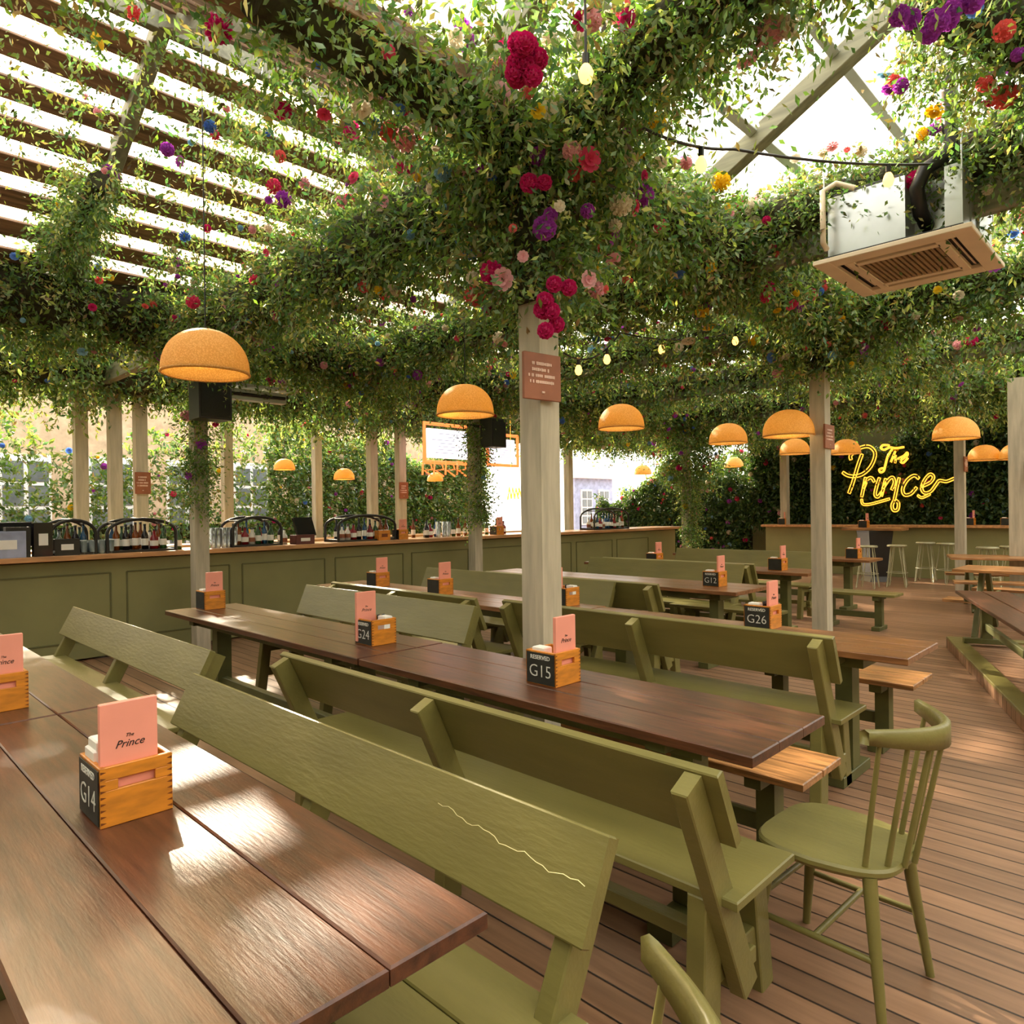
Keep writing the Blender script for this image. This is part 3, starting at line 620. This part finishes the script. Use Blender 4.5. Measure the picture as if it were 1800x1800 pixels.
xbeam(7.7, -3, 22, .24, .1, EZ+.02, 'brown timber beam above the front of the bar')
xbeam(12.85, -3, 22, .24, .12, EZ+.02, 'brown timber beam behind the bar')
YB = (2.8, 4.97, 7.15, 9.8, 12.9, 15.5)
for i, x in enumerate(YB):
    z = EZ-.16
    tag((MB().beam((x, 2.4, z), (x, 12.8, z), .1, .2).beam((x, -2.5, 3.64), (x, 2.4, 3.64), .09, .12) if i == 0 else MB().beam((x, -2.5, z), (x, 12.8, z), .1, .2)).build('timber_beam', rafterwood), ['cross beam over the tall middle post', 'cross beam above the air conditioner', 'cross beam over the second tall post', 'cross beam between second and far posts', 'cross beam over the post where the bar ends', 'cross beam nearest the neon wall'][i], 'beam', 'roof beams')

# ------------------------------------------------------------------ foliage
def leaf_mesh(name, P, D, Sz, m, parent=None, tone=None, asp=.42, kind=None):
    n = len(P); D = D/np.linalg.norm(D, axis=1, keepdims=True)
    rnd = RNG.normal(size=(n, 3)); X = np.cross(D, rnd); X /= np.linalg.norm(X, axis=1, keepdims=True)+1e-9; Nn = np.cross(X, D)
    L = Sz[:, None]; w = L*asp
    V = np.empty((n, 4, 3)); V[:, 0] = P; V[:, 1] = P+D*L*.5+X*w*.5+Nn*w*.14; V[:, 2] = P+D*L-Nn*w*.1; V[:, 3] = P+D*L*.5-X*w*.5+Nn*w*.14
    V = V.reshape(-1, 3); idx = np.arange(n)*4
    T = np.stack([idx, idx+1, idx+2, idx, idx+2, idx+3], 1).reshape(-1)
    me = bpy.data.meshes.new(name); me.vertices.add(n*4); me.vertices.foreach_set('co', V.astype(np.float32).ravel())
    me.loops.add(n*6); me.loops.foreach_set('vertex_index', T.astype(np.int32))
    me.polygons.add(n*2); me.polygons.foreach_set('loop_start', np.arange(n*2, dtype=np.int32)*3)
    me.update(calc_edges=True)
    a = me.attributes.new('tone', 'FLOAT', 'POINT'); tt = (RNG.random(n) if tone is None else tone); a.data.foreach_set('value', np.repeat(tt, 4).astype(np.float32))
    me.materials.append(m); o = bpy.data.objects.new(name, me); COL.objects.link(o)
    if parent: o.parent = parent
    if kind: o['kind'] = kind
    return o
def sprigs(base, direc, length, per, size, droop=.5):
    n = len(base); t = np.tile(np.linspace(.08, 1, per), n)[:, None]; B = np.repeat(base, per, 0); Dd = np.repeat(direc, per, 0); L = np.repeat(length, per)[:, None]
    P = B+Dd*L*t; P[:, 2] -= (droop*L*t*t)[:, 0]
    P += RNG.normal(size=P.shape)*.012
    ld = Dd*.6+RNG.normal(size=P.shape)*.6; ld[:, 2] -= .25
    return P, ld, size*RNG.uniform(.6, 1.4, len(P))
# flowers
FC = {'magenta': (206, 24, 110), 'hot pink': (232, 70, 120), 'coral': (240, 110, 110), 'yellow': (248, 208, 36), 'white': (238, 226, 206), 'blue': (96, 140, 220), 'purple': (176, 70, 190), 'pale blue': (150, 196, 220), 'pale pink': (240, 180, 190)}
FM = {k: mat('petal_'+k.replace(' ', '_'), srgb(*c), 0.6, noise=.12, nscale=30) for k, c in FC.items()}
for m_ in FM.values():
    t_ = m_.node_tree; pb = t_.nodes['Principled BSDF']; tl_ = t_.nodes.new('ShaderNodeBsdfTranslucent'); ms_ = t_.nodes.new('ShaderNodeMixShader'); ms_.inputs[0].default_value = .4
    t_.links.new(pb.inputs['Base Color'].links[0].from_socket, tl_.inputs[0]); t_.links.new(pb.outputs[0], ms_.inputs[1]); t_.links.new(tl_.outputs[0], ms_.inputs[2]); t_.links.new(ms_.outputs[0], t_.nodes['Material Output'].inputs[0])
FL = {}
for k in FC:
    for kind in range(2):
        b = MB()
        if kind == 0:
            for ring, (cnt, r, tilt) in enumerate(((9, 1.0, .25), (8, .72, .7), (6, .42, 1.1))):
                for i in range(cnt):
                    a = 2*math.pi*(i+ring*.5)/cnt; c, s = math.cos(a), math.sin(a); w = r*.42; ct, stt = math.cos(tilt), math.sin(tilt)
                    p = lambda rr, ww: (c*rr*ct-s*ww, s*rr*ct+c*ww, rr*stt*.8+.1*ring)
                    b.add([p(.1*r, 0), p(r*.6, -w), p(r, -w*.5), p(r*1.05, 0), p(r, w*.5), p(r*.6, w)], [(0, 1, 2, 3), (0, 3, 4, 5)])
        else:
            for i in range(46):
                z = 1-2*(i+.5)/46; a = i*2.39996; rr = math.sqrt(max(0, 1-z*z)); d = Vector((rr*math.cos(a), rr*math.sin(a), z)); x, y, _ = basis(d)
                b.add([d*.55, d*.95+x*.26, d*1.08, d*.95-x*.26], [(0, 1, 2), (0, 2, 3)]); b.add([d*.5, d*.85+y*.24, d*1.0, d*.85-y*.24], [(0, 1, 2), (0, 2, 3)])
            b.lathe([(0, -.7), (.5, -.5), (.7, 0), (.5, .5), (0, .7)], n=8)
        me = bpy.data.meshes.new('flower'); me.from_pydata(b.v, [], b.f); me.materials.append(FM[k]); me.update(); FL[(k, kind)] = me
FK = list(FC)
def flower(p, nrm, s, parent, col=None, kind=None):
    k = col or random.choices(FK, (4, 3, 3, 3, 7, 3, 6, 3, 5))[0]; kd = random.randrange(2) if kind is None else kind
    o = bpy.data.objects.new('flower', FL[(k, kd)]); COL.objects.link(o); o.parent = parent; o.location = p
    o.rotation_euler = Vector(nrm).to_track_quat('Z', 'Y').to_euler(); o.scale = (s, s, s); return o
def garland(label, pts, r, dens, leaf, nfl, name='flower_garland', hang=.25, cat='garland', mleaf=None, core=.55, group='leafy garlands', big=1.0, fs=.045, squash=1.0, corem=None):
    pts = np.array(pts, float); seg = np.linalg.norm(np.diff(pts, axis=0), axis=1); L = seg.sum(); cum = np.r_[0, np.cumsum(seg)]
    org = pts[0].copy(); t = thing(name, label, cat, tuple(org), 0, group); pts = pts-org
    def along(u):
        s = u*L; i = np.clip(np.searchsorted(cum, s, 'right')-1, 0, len(seg)-1); f = (s-cum[i])/seg[i]; return pts[i]+(pts[i+1]-pts[i])*f[:, None], (pts[i+1]-pts[i])/seg[i][:, None]
    def surf(n, lo, hi):
        u = RNG.random(n); c, d = along(u); th = RNG.random(n)*2*np.pi
        up = np.tile([0, 0, 1.], (n, 1)); vert = np.abs(d[:, 2]) > .9; up[vert] = [1, 0, 0]
        x = np.cross(d, up); x /= np.linalg.norm(x, axis=1, keepdims=True); y = np.cross(x, d)
        o = x*np.cos(th)[:, None]+y*np.sin(th)[:, None]; bul = (.72+.28*np.sin(u*L*2.3+1)*np.cos(u*L*1.1)+.15*np.sin(u*L*7))
        if squash != 1: o = o*np.array([1, 1, squash])
        return c+o*(r*bul*RNG.uniform(lo, hi, n))[:, None], o
    leaf *= .86; n = int(dens*2.5*L); B, O = surf(n, .35, 1.0); Dd = O*.8+RNG.normal(size=(n, 3))*.55; Dd[:, 2] -= .35; Dd /= np.linalg.norm(Dd, axis=1, keepdims=True)
    P, D, Z = sprigs(B, Dd, RNG.uniform(.08, .3, n)*big, 9, leaf)
    leaf_mesh('foliage', P, D, Z, mleaf or leafA, t, tone=np.clip(np.repeat(RNG.beta(2, 2.6, n), 9)+RNG.normal(size=n*9)*.08, 0, 1))
    nh = int(hang*L*8)
    if nh:
        B, O = surf(nh, .5, .9); Dd = RNG.normal(size=(nh, 3))*.25; Dd[:, 2] = -1
        P, D, Z = sprigs(B, Dd, RNG.uniform(.3, .75, nh)*min(1.2, big), 26, leaf*.9, .1)
        leaf_mesh('trailing_vines', P, D, Z, leafC, t, asp=.3)
    if core:
        k = max(3, int(L/.35)); c, d = along(np.linspace(0, 1, k)*.9999)
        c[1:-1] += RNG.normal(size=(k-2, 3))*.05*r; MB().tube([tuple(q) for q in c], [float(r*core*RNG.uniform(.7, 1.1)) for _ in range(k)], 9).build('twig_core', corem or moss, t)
    if nfl:
        F, O = surf(nfl, 1.15, 1.45)
        for i in range(nfl):
            if nfl > 12 and O[i, 2] > .75: F[i, 2] *= 1; O[i, 2] *= -1
            flower(F[i], O[i]+np.array([-.35, -.35, -.35]), fs*random.choice((.5, .65, .8, 1, 1.3)), t)
    return t
G = EZ-.02
garland('flowered foliage along the valley beam, running from the tall middle post to the upper left', [(1.2, 2.5, G), (2.0, 2.5, G), (2.8, 2.5, G)], .27, 190, .048, 45, hang=.4)
garland('bare twiggy sprigs on the beam near the glare at the top left', [(-.2, 2.55, G+.05), (1.1, 2.55, G+.05)], .22, 90, .045, 8, hang=.2, core=0)
garland('dense flowered foliage cluster crowning the tall middle post', [(2.78, 2.52, 3.5), (2.76, 2.5, 2.6)], .38, 420, .05, 70, hang=.3, core=.3)
garland('flowered foliage on the beam from the middle post towards the upper right', [(2.8, 2.4, G), (2.72, 1.4, G+.2), (2.7, .4, G+.24)], .24, 300, .048, 70, hang=.35)
garland('garland of leaves and flowers between the middle and second tall posts', [(2.9, 2.52, G), (5.0, 2.52, G), (7.1, 2.52, G)], .42, 330, .055, 95, hang=.5)
garland('flowered garland from the middle post back towards the bar', [(2.8, 2.6, G-.1), (2.8, 5.1, G-.1), (2.8, 7.6, G-.1)], .4, 300, .055, 90, hang=.4)
garland('flowered foliage hanging into the top right corner', [(3.9, .95, 4.0), (4.05, .7, 3.85), (4.35, .2, 3.6)], .28, 330, .048, 50, hang=.3)
garland('garland above the air conditioner at the right', [(4.97, -.2, G+.1), (4.97, 1.2, G+.1), (4.97, 2.5, G+.1)], .3, 320, .05, 60, hang=.1)
garland('garland over the G26 table running towards the bar', [(4.97, 2.6, G-.05), (4.97, 5.1, G-.05), (4.97, 7.6, G-.05)], .36, 260, .058, 85, hang=.4)
garland('dark foliage cluster round the top of the second tall post', [(7.18, 2.66, 3.5), (7.18, 2.66, 2.85)], .42, 420, .06, 50, hang=.4, core=.35)
garland('garland over the second tall post running to the right edge', [(7.17, .1, G-.05), (7.17, 2.6, G-.05)], .36, 260, .065, 70, hang=.5)
garland('garland from the second tall post back towards the bar', [(7.17, 2.8, G-.05), (7.17, 7.6, G-.05)], .27, 170, .065, 85, hang=.4)
garland('garland running along the valley beam beyond the second tall post', [(7.3, 2.52, G), (10.5, 2.52, G), (14, 2.52, G)], .36, 180, .07, 80, hang=.4)
garland('distant garland above the far dining tables', [(9.8, .6, G), (9.8, 7.6, G)], .26, 120, .075, 80, hang=.4)
garland('distant garland over the post where the bar ends', [(12.9, 1.5, G), (12.9, 7.6, G)], .36, 130, .085, 70, hang=.4)
garland('farthest garland in front of the neon wall', [(15.5, 1.5, G), (15.5, 9.5, G)], .5, 150, .09, 70, hang=.4)
garland('deep purple-green foliage mass above the left of the bar', [(-.3, 7.7, G+.1), (3, 7.7, G+.1), (5.2, 7.7, G)], .62, 330, .065, 95, hang=.5, squash=.9)
garland('foliage mass above the middle of the bar', [(5.2, 7.7, G), (9.5, 7.7, G)], .55, 280, .068, 95, hang=.6)
garland('foliage mass above the right end of the bar', [(9.5, 7.7, G), (13.5, 7.7, G)], .55, 230, .08, 95, hang=.6)
garland('foliage hanging over the back bar at the left', [(.5, 10.3, G), (8.5, 10.3, G)], .6, 210, .085, 90, hang=.8)
garland('foliage hanging over the back bar at the right', [(8.5, 10.3, G), (17, 10.3, G)], .6, 180, .09, 90, hang=.8)
garland('loose leafy sprays below the glass roof at the upper left', [(.2, 5.1, 4.1), (2.6, 5.1, 3.9), (5, 5.1, 3.9)], .3, 30, .05, 14, hang=.6, core=0)
garland('loose leafy sprays under the glass left of the middle post', [(.3, 3.8, 3.9), (2.6, 3.9, 3.8)], .2, 34, .045, 6, hang=.3, core=0)
garland('short rope of foliage added under the boards to shade the foreground table', [(1.6, 5.9, 4.05), (1.6, 7.3, 3.9)], .15, 200, .05, 8, hang=.2)  # added rope of leaves, placed to block sun from the foreground table
garland('vine creeping down the bar post at the left', [(3.03, 7.7, 2.9), (2.97, 7.68, 1.6)], .13, 120, .05, 8, name='climbing_vine', cat='vine', hang=0, core=0)
garland('vine creeping down the bar post left of the middle post', [(7.13, 7.68, 2.9), (7.1, 7.66, 1.35)], .13, 120, .055, 6, name='climbing_vine', cat='vine', hang=0, core=0)
garland('tree-like spread of foliage climbing the post where the bar ends', [(12.9, 7.5, 3.1), (12.88, 7.46, 2.1)], .5, 260, .08, 40, name='climbing_vine', cat='vine', hang=.4, core=0, big=1.6)
garland('vine twining on the lower post where the bar ends', [(12.88, 7.44, 2.1), (12.88, 7.42, .8)], .12, 130, .06, 2, name='climbing_vine', cat='vine', hang=0, core=0)
def hedge(label, p0, p1, z0, z1, th, n, leaf, nfl, name='leafy_hedge', m=None, fs=.06, solid=True):
    p0 = np.array(p0, float); p1 = np.array(p1, float); t = thing(name, label, 'hedge', (p0[0], p0[1], z0), 0, 'hedges and leaf walls'); v = p1-p0; L = np.linalg.norm(v); nn = np.array([v[1], -v[0]])/L
    if nn @ np.array([-1, -1]) < 0: nn = -nn
    def pts(k, lo, hi): u = RNG.random(k); q = np.outer(u, v); h = RNG.random(k)*(z1-z0)*(.82+.18*np.sin(u*L*1.9)*np.cos(u*L*.8)); o = RNG.uniform(lo, hi, k)*th; return np.c_[q[:, 0]+nn[0]*o, q[:, 1]+nn[1]*o, h]
    B = pts(n, .2, .9); D = RNG.normal(size=(n, 3))*.6+np.r_[nn, -.3]; D /= np.linalg.norm(D, axis=1, keepdims=True)
    P, Dd, Z = sprigs(B, D, RNG.uniform(.08, .22, n), 6, leaf); leaf_mesh('foliage', P, Dd, Z, m or leafB, t, tone=np.clip(RNG.beta(2, 2.5, len(P)), 0, 1))
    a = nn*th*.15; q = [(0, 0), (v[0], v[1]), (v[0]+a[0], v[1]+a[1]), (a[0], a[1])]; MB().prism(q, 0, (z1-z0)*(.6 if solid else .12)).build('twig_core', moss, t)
    F = pts(nfl, .95, 1.1)
    for i in range(nfl): flower(F[i], (nn[0], nn[1], -.1), fs*random.choice((.5, .7, 1)), t)
hedge('dark flowered leaf wall behind the neon sign', (17.0, 1.0), (17.0, 8.0), 1.1, 3.7, .35, 9000, .1, 95)
hedge('dark flowered leaf wall left of the second tall post', (17.0, 8.05), (17.0, 12.8), .3, 2.5, .35, 4500, .1, 90)
hedge('leafy garden hedge behind the back bar at the left', (-.5, 14.8), (7.0, 14.8), 1.0, 3.6, .5, 1900, .11, 50, m=leafA, solid=False)
hedge('leafy garden hedge behind the back bar at the right', (7.1, 14.8), (13.6, 14.8), 1.0, 3.8, .5, 6500, .11, 50, m=leafA, solid=False)
def canopy(label, x0, x1, y0, y1, n, leaf, nfl, zo=.15, hang=60, fs=.04, m=None, patch=.35):
    t = thing('leaf_canopy', label, 'foliage', (x0, y0, EZ), 0, 'foliage canopies under the glass')
    def pts(k):
        o = np.empty((0, 2))
        while len(o) < k:
            q = np.c_[RNG.random(k)*(x1-x0), RNG.random(k)*(y1-y0)]
            w = .5+.5*np.sin(q[:, 0]*2.9+q[:, 1]*1.7+x0)*np.sin(q[:, 1]*3.3-q[:, 0]*1.1+y0)
            o = np.r_[o, q[w+RNG.random(k)*.35 > patch]]
        o = o[:k]; rz = np.array([roof_zz(y0+b) for b in o[:, 1]])-EZ-zo
        return np.c_[o, rz-RNG.random(k)**2*.35]
    B = pts(n); D = RNG.normal(size=(n, 3)); D[:, 2] = -abs(D[:, 2])*.7; D /= np.linalg.norm(D, axis=1, keepdims=True)
    P, Dd, Z = sprigs(B, D, RNG.uniform(.15, .4, n), 9, leaf); leaf_mesh('foliage', P, Dd, Z, m or leafA, t, tone=np.clip(np.repeat(RNG.beta(2, 2.6, n), 9)+RNG.normal(size=n*9)*.08, 0, 1))
    B = pts(hang); D = RNG.normal(size=(hang, 3))*.2; D[:, 2] = -1
    P, Dd, Z = sprigs(B, D, RNG.uniform(.3, .8, hang), 26, leaf*.9, .1); leaf_mesh('trailing_vines', P, Dd, Z, leafC, t, asp=.3)
    F = pts(nfl); F[:, 2] -= .15
    for i in range(nfl): flower(F[i], (-.5, -.5, -1), fs*random.choice((.6, .8, 1, 1.2)), t)
def roof_zz(y):
    for a, b_ in ((-2.6, 2.52), (2.52, 7.7), (7.7, 12.85)):
        if a <= y <= b_: return EZ+.12+min(y-a, b_-y)*PITCH
    return EZ
canopy('foliage under the boards between the middle post and the bar', 2.9, 5.2, 2.8, 7.5, 1900, .05, 60, patch=.45)
canopy('thinner foliage under the boards at the upper left', 2.25, 2.75, 5.0, 7.5, 260, .05, 12, patch=.6, hang=12)
canopy('foliage under the boards beyond the second cross beam', 5.2, 9.6, 2.8, 7.5, 1500, .06, 80, patch=.65)
canopy('foliage under the boards towards the neon wall', 9.6, 16.5, 2.8, 7.5, 1700, .075, 80, patch=.65, hang=120)
canopy('foliage under the glass above the back bar at the left', -.5, 8, 7.9, 12.6, 3400, .08, 80, patch=.5, hang=160)
canopy('foliage under the glass above the back bar at the right', 8, 16.5, 7.9, 12.6, 3000, .09, 80, patch=.5, hang=160)
canopy('foliage under the glass above the upper right corner', 2.6, 3.5, -.6, 1.2, 420, .05, 30, patch=.3, hang=30)
canopy('foliage under the glass behind the air conditioner', 5.9, 8.2, .6, 2.4, 700, .06, 40, patch=.4, hang=30)
canopy('foliage under the glass above the far bar stools', 11.4, 16, .6, 2.4, 1200, .08, 50, patch=.4, hang=50)
canopy('unseen foliage added under the glass over the camera to dim overhead light', -3, 1.8, -2.2, 2.0, 2200, .06, 0, patch=.2, hang=10)  # out of view above the camera, added to cut fill from overhead
canopy('foliage and twigs above the magenta blooms', 1.9, 3.3, 1.5, 2.4, 420, .05, 12, patch=.4, hang=14)
hedge('tall garden foliage beyond the end of the bar', (18.9, 8.6), (18.9, 13.1), 0, 3.3, .6, 4200, .13, 40, m=leafA, solid=False)
# named blooms close to the camera
def bloom(px, py, plane, col, s, label, kind=1):
    d = ray(px, py)
    p = Vector((0, 0, CH))+d*plane
    return p
t = thing('bloom_cluster', 'large magenta bloom cluster on the foliage above the middle post', 'flowers', (0, 0, 0)); p = Vector((0, 0, CH))+ray(925, 115)*2.75; t.location = p
for k in range(14): flower((random.gauss(0, .033), random.gauss(0, .033), random.gauss(0, .036)), (-1, -1, -.6), .04, t, 'magenta', 1)
t = thing('bloom_cluster', 'deep pink bloom cluster low on the right of the middle post top', 'flowers', (0, 0, 0)); t.location = Vector((0, 0, CH))+ray(975, 540)*3.35
for k in range(9): flower((random.gauss(0, .03), random.gauss(0, .03), random.gauss(0, .07)), (-1, -1, -.3), .04, t, 'magenta', 1)
t = thing('bloom_cluster', 'purple bloom cluster at the top right corner', 'flowers', (0, 0, 0)); t.location = Vector((0, 0, CH))+ray(1665, 35)*2.45
for k in range(9): flower((random.gauss(0, .06), random.gauss(0, .05), random.gauss(0, .03)), (-1, -.6, -.8), .034, t, 'purple', 1)

# ------------------------------------------------------------------ pendant lamps
def roof_z(x, y):
    for a, b_ in ((-2.6, 2.52), (2.52, 7.7), (7.7, 12.85)):
        if a <= y <= b_: return EZ+.16+min(y-a, b_-y)*PITCH
    return EZ+.3
def lamp_proto():
    t = thing('pendant_lamp', 'x', 'lamp'); prof = []
    for i in range(13): a = math.pi/2*i/12; prof.append((.25*math.sin(a)**.9 if i else .012, .02+.24*math.cos(a)))
    prof += [(.252, -.01)]; inner = [(r-.006, z-.006) for r, z in prof[::-1]]; inner = [(max(.006, r), z) for r, z in inner]
    MB().lathe(prof+inner, n=36).build('shade', rattan, t)
    MB().tube([(.25*math.cos(a), .25*math.sin(a), -.006) for a in [2*math.pi*i/36 for i in range(37)]], .007, 6).build('rim', rattan, t)
    MB().lathe([(0, .07), (.022, .08), (.03, .1), (.022, .13), (.014, .15), (.014, .2), (0, .2)], n=12).build('bulb', bulbm, t); return t
lp = lamp_proto(); lf = True
LM = [(362, 655, 145, 'large woven dome lamp hanging at the left, in front of the speaker'), (818, 728, 100, 'woven dome lamp beside the lit menu screens'), (1092, 752, 80, 'woven dome lamp right of the tall middle post'), (1280, 778, 65, 'glowing dome lamp left of the second tall post'), (1386, 765, 86, 'woven dome lamp touching the second tall post in view'), (1397, 797, 50, 'bright small dome lamp just below the one by the second tall post'), (1487, 797, 48, 'bright small dome lamp just above the neon letter P'), (1680, 770, 72, 'orange dome lamp right of the neon sign, the larger of three'), (1730, 808, 50, 'small dome lamp near the right edge, middle of three'), (1787, 806, 52, 'dome lamp cut by the right edge of the picture'), (1245, 835, 28, 'tiny distant dome lamp above the hedge, left of two'), (1388, 837, 34, 'tiny distant dome lamp against the second tall post'), (1290, 820, 32, 'tiny reddish dome lamp between the two far ones'), (1130, 833, 30, 'tiny dome lamp above the right end of the bar'), (500, 825, 36, 'small orange dome lamp behind the bar, left one'), (605, 842, 36, 'small orange dome lamp behind the bar, right one'), (765, 845, 28, 'small white-lit dome lamp below the neon loops')]
for px, py, w, l in LM:
    k_ = .76 if px in (500, 605, 765) else 1
    p = Vector((0, 0, CH))+ray(px, py)*(.5*FOC/w*k_)
    if lf: lp.location = p; lp['label'] = l; lp['group'] = 'woven dome lamps'; lf = False; o = lp
    else:
        o = copy_tree(lp, p, 0, l, 'woven dome lamps')
        for k in [k for k in o.children if k.name.startswith('cord')]: bpy.data.objects.remove(k)
    o.scale = (k_,)*3
    la = bpy.data.lights.new('bulb_light', 'POINT'); la.energy = 1.3; la.color = (1, .72, .36); la.shadow_soft_size = .04; lo = bpy.data.objects.new('bulb_light', la); COL.objects.link(lo); lo.parent = o; lo.location = (0, 0, .03)
    MB().tube([(0, 0, .2), (0, 0, (roof_z(p.x, p.y)-p.z)/k_)], .004, 6).build('cord', black, o)

# ------------------------------------------------------------------ air conditioner
ac = thing('air_conditioner', 'ceiling cassette air conditioner with steel body hanging at the right', 'air conditioner', (5.045, 1.3, 3.05))
b = MB(); w, d = .95, .87
for (cx, cy, sx, sy) in ((0, -d/2+.05, w, .1), (0, d/2-.05, w, .1), (-w/2+.06, 0, .12, d-.2), (w/2-.06, 0, .12, d-.2), (0, -d/2+.185, w-.24, .05), (0, d/2-.185, w-.24, .05), (-w/2+.195, 0, .05, d-.39), (w/2-.195, 0, .05, d-.39)): b.box((cx, cy, .015), (sx+.001, sy+.001, .03))
b.build('fascia_panel', whiteplastic, ac)
MB().box((0, 0, .045), (w-.1, d-.1, .02)).build('air_slot', black, ac)
b = MB(); [b.box((0, -.21+.03*i, .012), (w-.44, .018, .02)) for i in range(15)]; b.build('intake_grille', grille, ac)
b = MB(); b.box((0, -d/2+.135, .026), (w-.3, .014, .006), Matrix.Rotation(R(25), 3, 'X')); b.box((0, d/2-.135, .026), (w-.3, .014, .006), Matrix.Rotation(R(-25), 3, 'X')); b.build('louvre', whiteplastic, ac)
MB().box((0, .145, .25), (.78, .45, .38)).box((.1, -.23, .25), (.58, .3, .38)).build('steel_casing', steel, ac)
MB().box((-.3, -.33, .24), (.17, .09, .36)).box((.1, -.385, .25), (.3, .02, .3)).build('service_cover', steel, ac)
MB().box((-.02, .14, .45), (.7, .4, .03)).build('top_lid', black, ac)
MB().tube([(-.16, -.15, .16), (-.3, -.14, .22), (-.38, -.14, .34), (-.37, -.18, .44), (-.32, -.26, .5), (-.3, -.3, .56), (-.3, -.3, .66), (-.3, -.3, 1.0), (-.27, -.26, 1.1), (-.15, -.2, 1.15)], .042, 14).build('insulated_pipe', black, ac)
MB().tube([(-.44, .36, .1), (-.5, .36, .12), (-.5, .36, .45), (-.44, .3, .5), (-.4, .2, .45)], .018, 8).build('drain_pipe', whiteplastic, ac)
b = MB(); [b.tube([(sx*.42, sy*.38, .3), (sx*.42, sy*.38, .6)], .005, 6) for sx in (-1, 1) for sy in (-1, 1)]; b.build('hanging_rod', steel, ac)

# speaker, heaters
t = thing('wall_speaker', 'black loudspeaker hanging under the large woven lamp', 'speaker', on_y(370, 705, 7.3)); MB().box((0, 0, 0), (.34, .26, .4)).build('cabinet', black, t); MB().box((0, -.132, 0), (.3, .008, .36)).build('grille', blackg, t); MB().beam((0, .1, .1), (0, .35, .14), .04, .04).build('bracket', black, t)
t = thing('wall_speaker', 'dark loudspeaker between the two lit menu screens', 'speaker', on_y(867, 762, 7.4)); MB().box((0, 0, 0), (.3, .24, .42)).build('cabinet', black, t); MB().box((0, -.122, 0), (.26, .008, .38)).build('grille', blackg, t); MB().beam((-.1, .1, .1), (-.2, .35, .14), .04, .04).build('bracket', black, t)
t = thing('heater', 'long silver tube heater hanging right of the left speaker', 'heater', on_y(440, 695, 7.9)); MB().beam((-.45, 0, .1), (.45, 0, .1), .22, .03).box((0, .05, 0), (.9, .12, .12)).build('reflector', steel, t); MB().tube([(-.42, -.03, 0), (.42, -.03, 0)], .02, 8).build('heating_tube', black, t); MB().tube([(-.3, 0, .1), (-.3, 0, .55)], .006, 6).tube([(.3, 0, .1), (.3, 0, .55)], .006, 6).build('hanging_rod', black, t)
t = thing('patio_heater', 'dark flat disc heater hood behind the bar', 'heater', on_y(558, 700, 12.1)); MB().lathe([(0, .08), (.25, .05), (.55, 0), (.55, -.015), (0, .02)], n=28).build('hood', black, t); MB().tube([(0, 0, -.0), (0, 0, -.5)], .015, 8).build('stem', steel, t)

# string lights
def festoon(label, pts, nb, group='festoon light strings', sag=.12):
    t = thing('string_lights', label, 'string lights', tuple(pts[0]), 0, group); o = Vector(pts[0]); P = []
    for i in range(len(pts)-1):
        a = Vector(pts[i])-o; b_ = Vector(pts[i+1])-o
        for k in range(8): f = k/8; q = a.lerp(b_, f); q.z -= sag*4*f*(1-f); P.append(q)
    P.append(Vector(pts[-1])-o); MB().tube(P, .007, 6).build('cable', black, t)
    for k in (range(nb) if isinstance(nb, int) else nb):
        q = P[int((k+.5)*len(P)/nb)] if isinstance(nb, int) else P[k]; MB().lathe([(.014, 0), (.014, -.05)], tuple(q), n=8).build('socket', black, t)
        MB().lathe([(0, -.125), (.02, -.115), (.03, -.09), (.022, -.06), (.013, -.045)], tuple(q), n=12).build('bulb', bulbm, t)
V0 = Vector((0, 0, CH))
festoon('cable with glowing bulbs crossing below the glass at the upper right', [V0+ray(1130, 225)*3.2, V0+ray(1290, 262)*3.4, V0+ray(1640, 288)*3.9], (5, 14), sag=.03)
festoon('short light string with glowing bulbs above the dome lamps', [V0+ray(990, 620)*5.2, V0+ray(1090, 585)*5.6, V0+ray(1350, 560)*6.5], 4)
t = thing('hanging_bulb', 'single glowing bulb on a dark cord right of the magenta blooms', 'light', V0+ray(1030, 128)*2.6)
MB().tube([(0, 0, .02), (0, 0, .55)], .006, 6).build('cord', black, t); MB().lathe([(.014, .07), (.014, .02)], n=8).build('socket', black, t); MB().lathe([(0, -.045), (.022, -.03), (.03, 0), (.02, .02), (.013, .03)], n=12).build('bulb', bulbm, t)
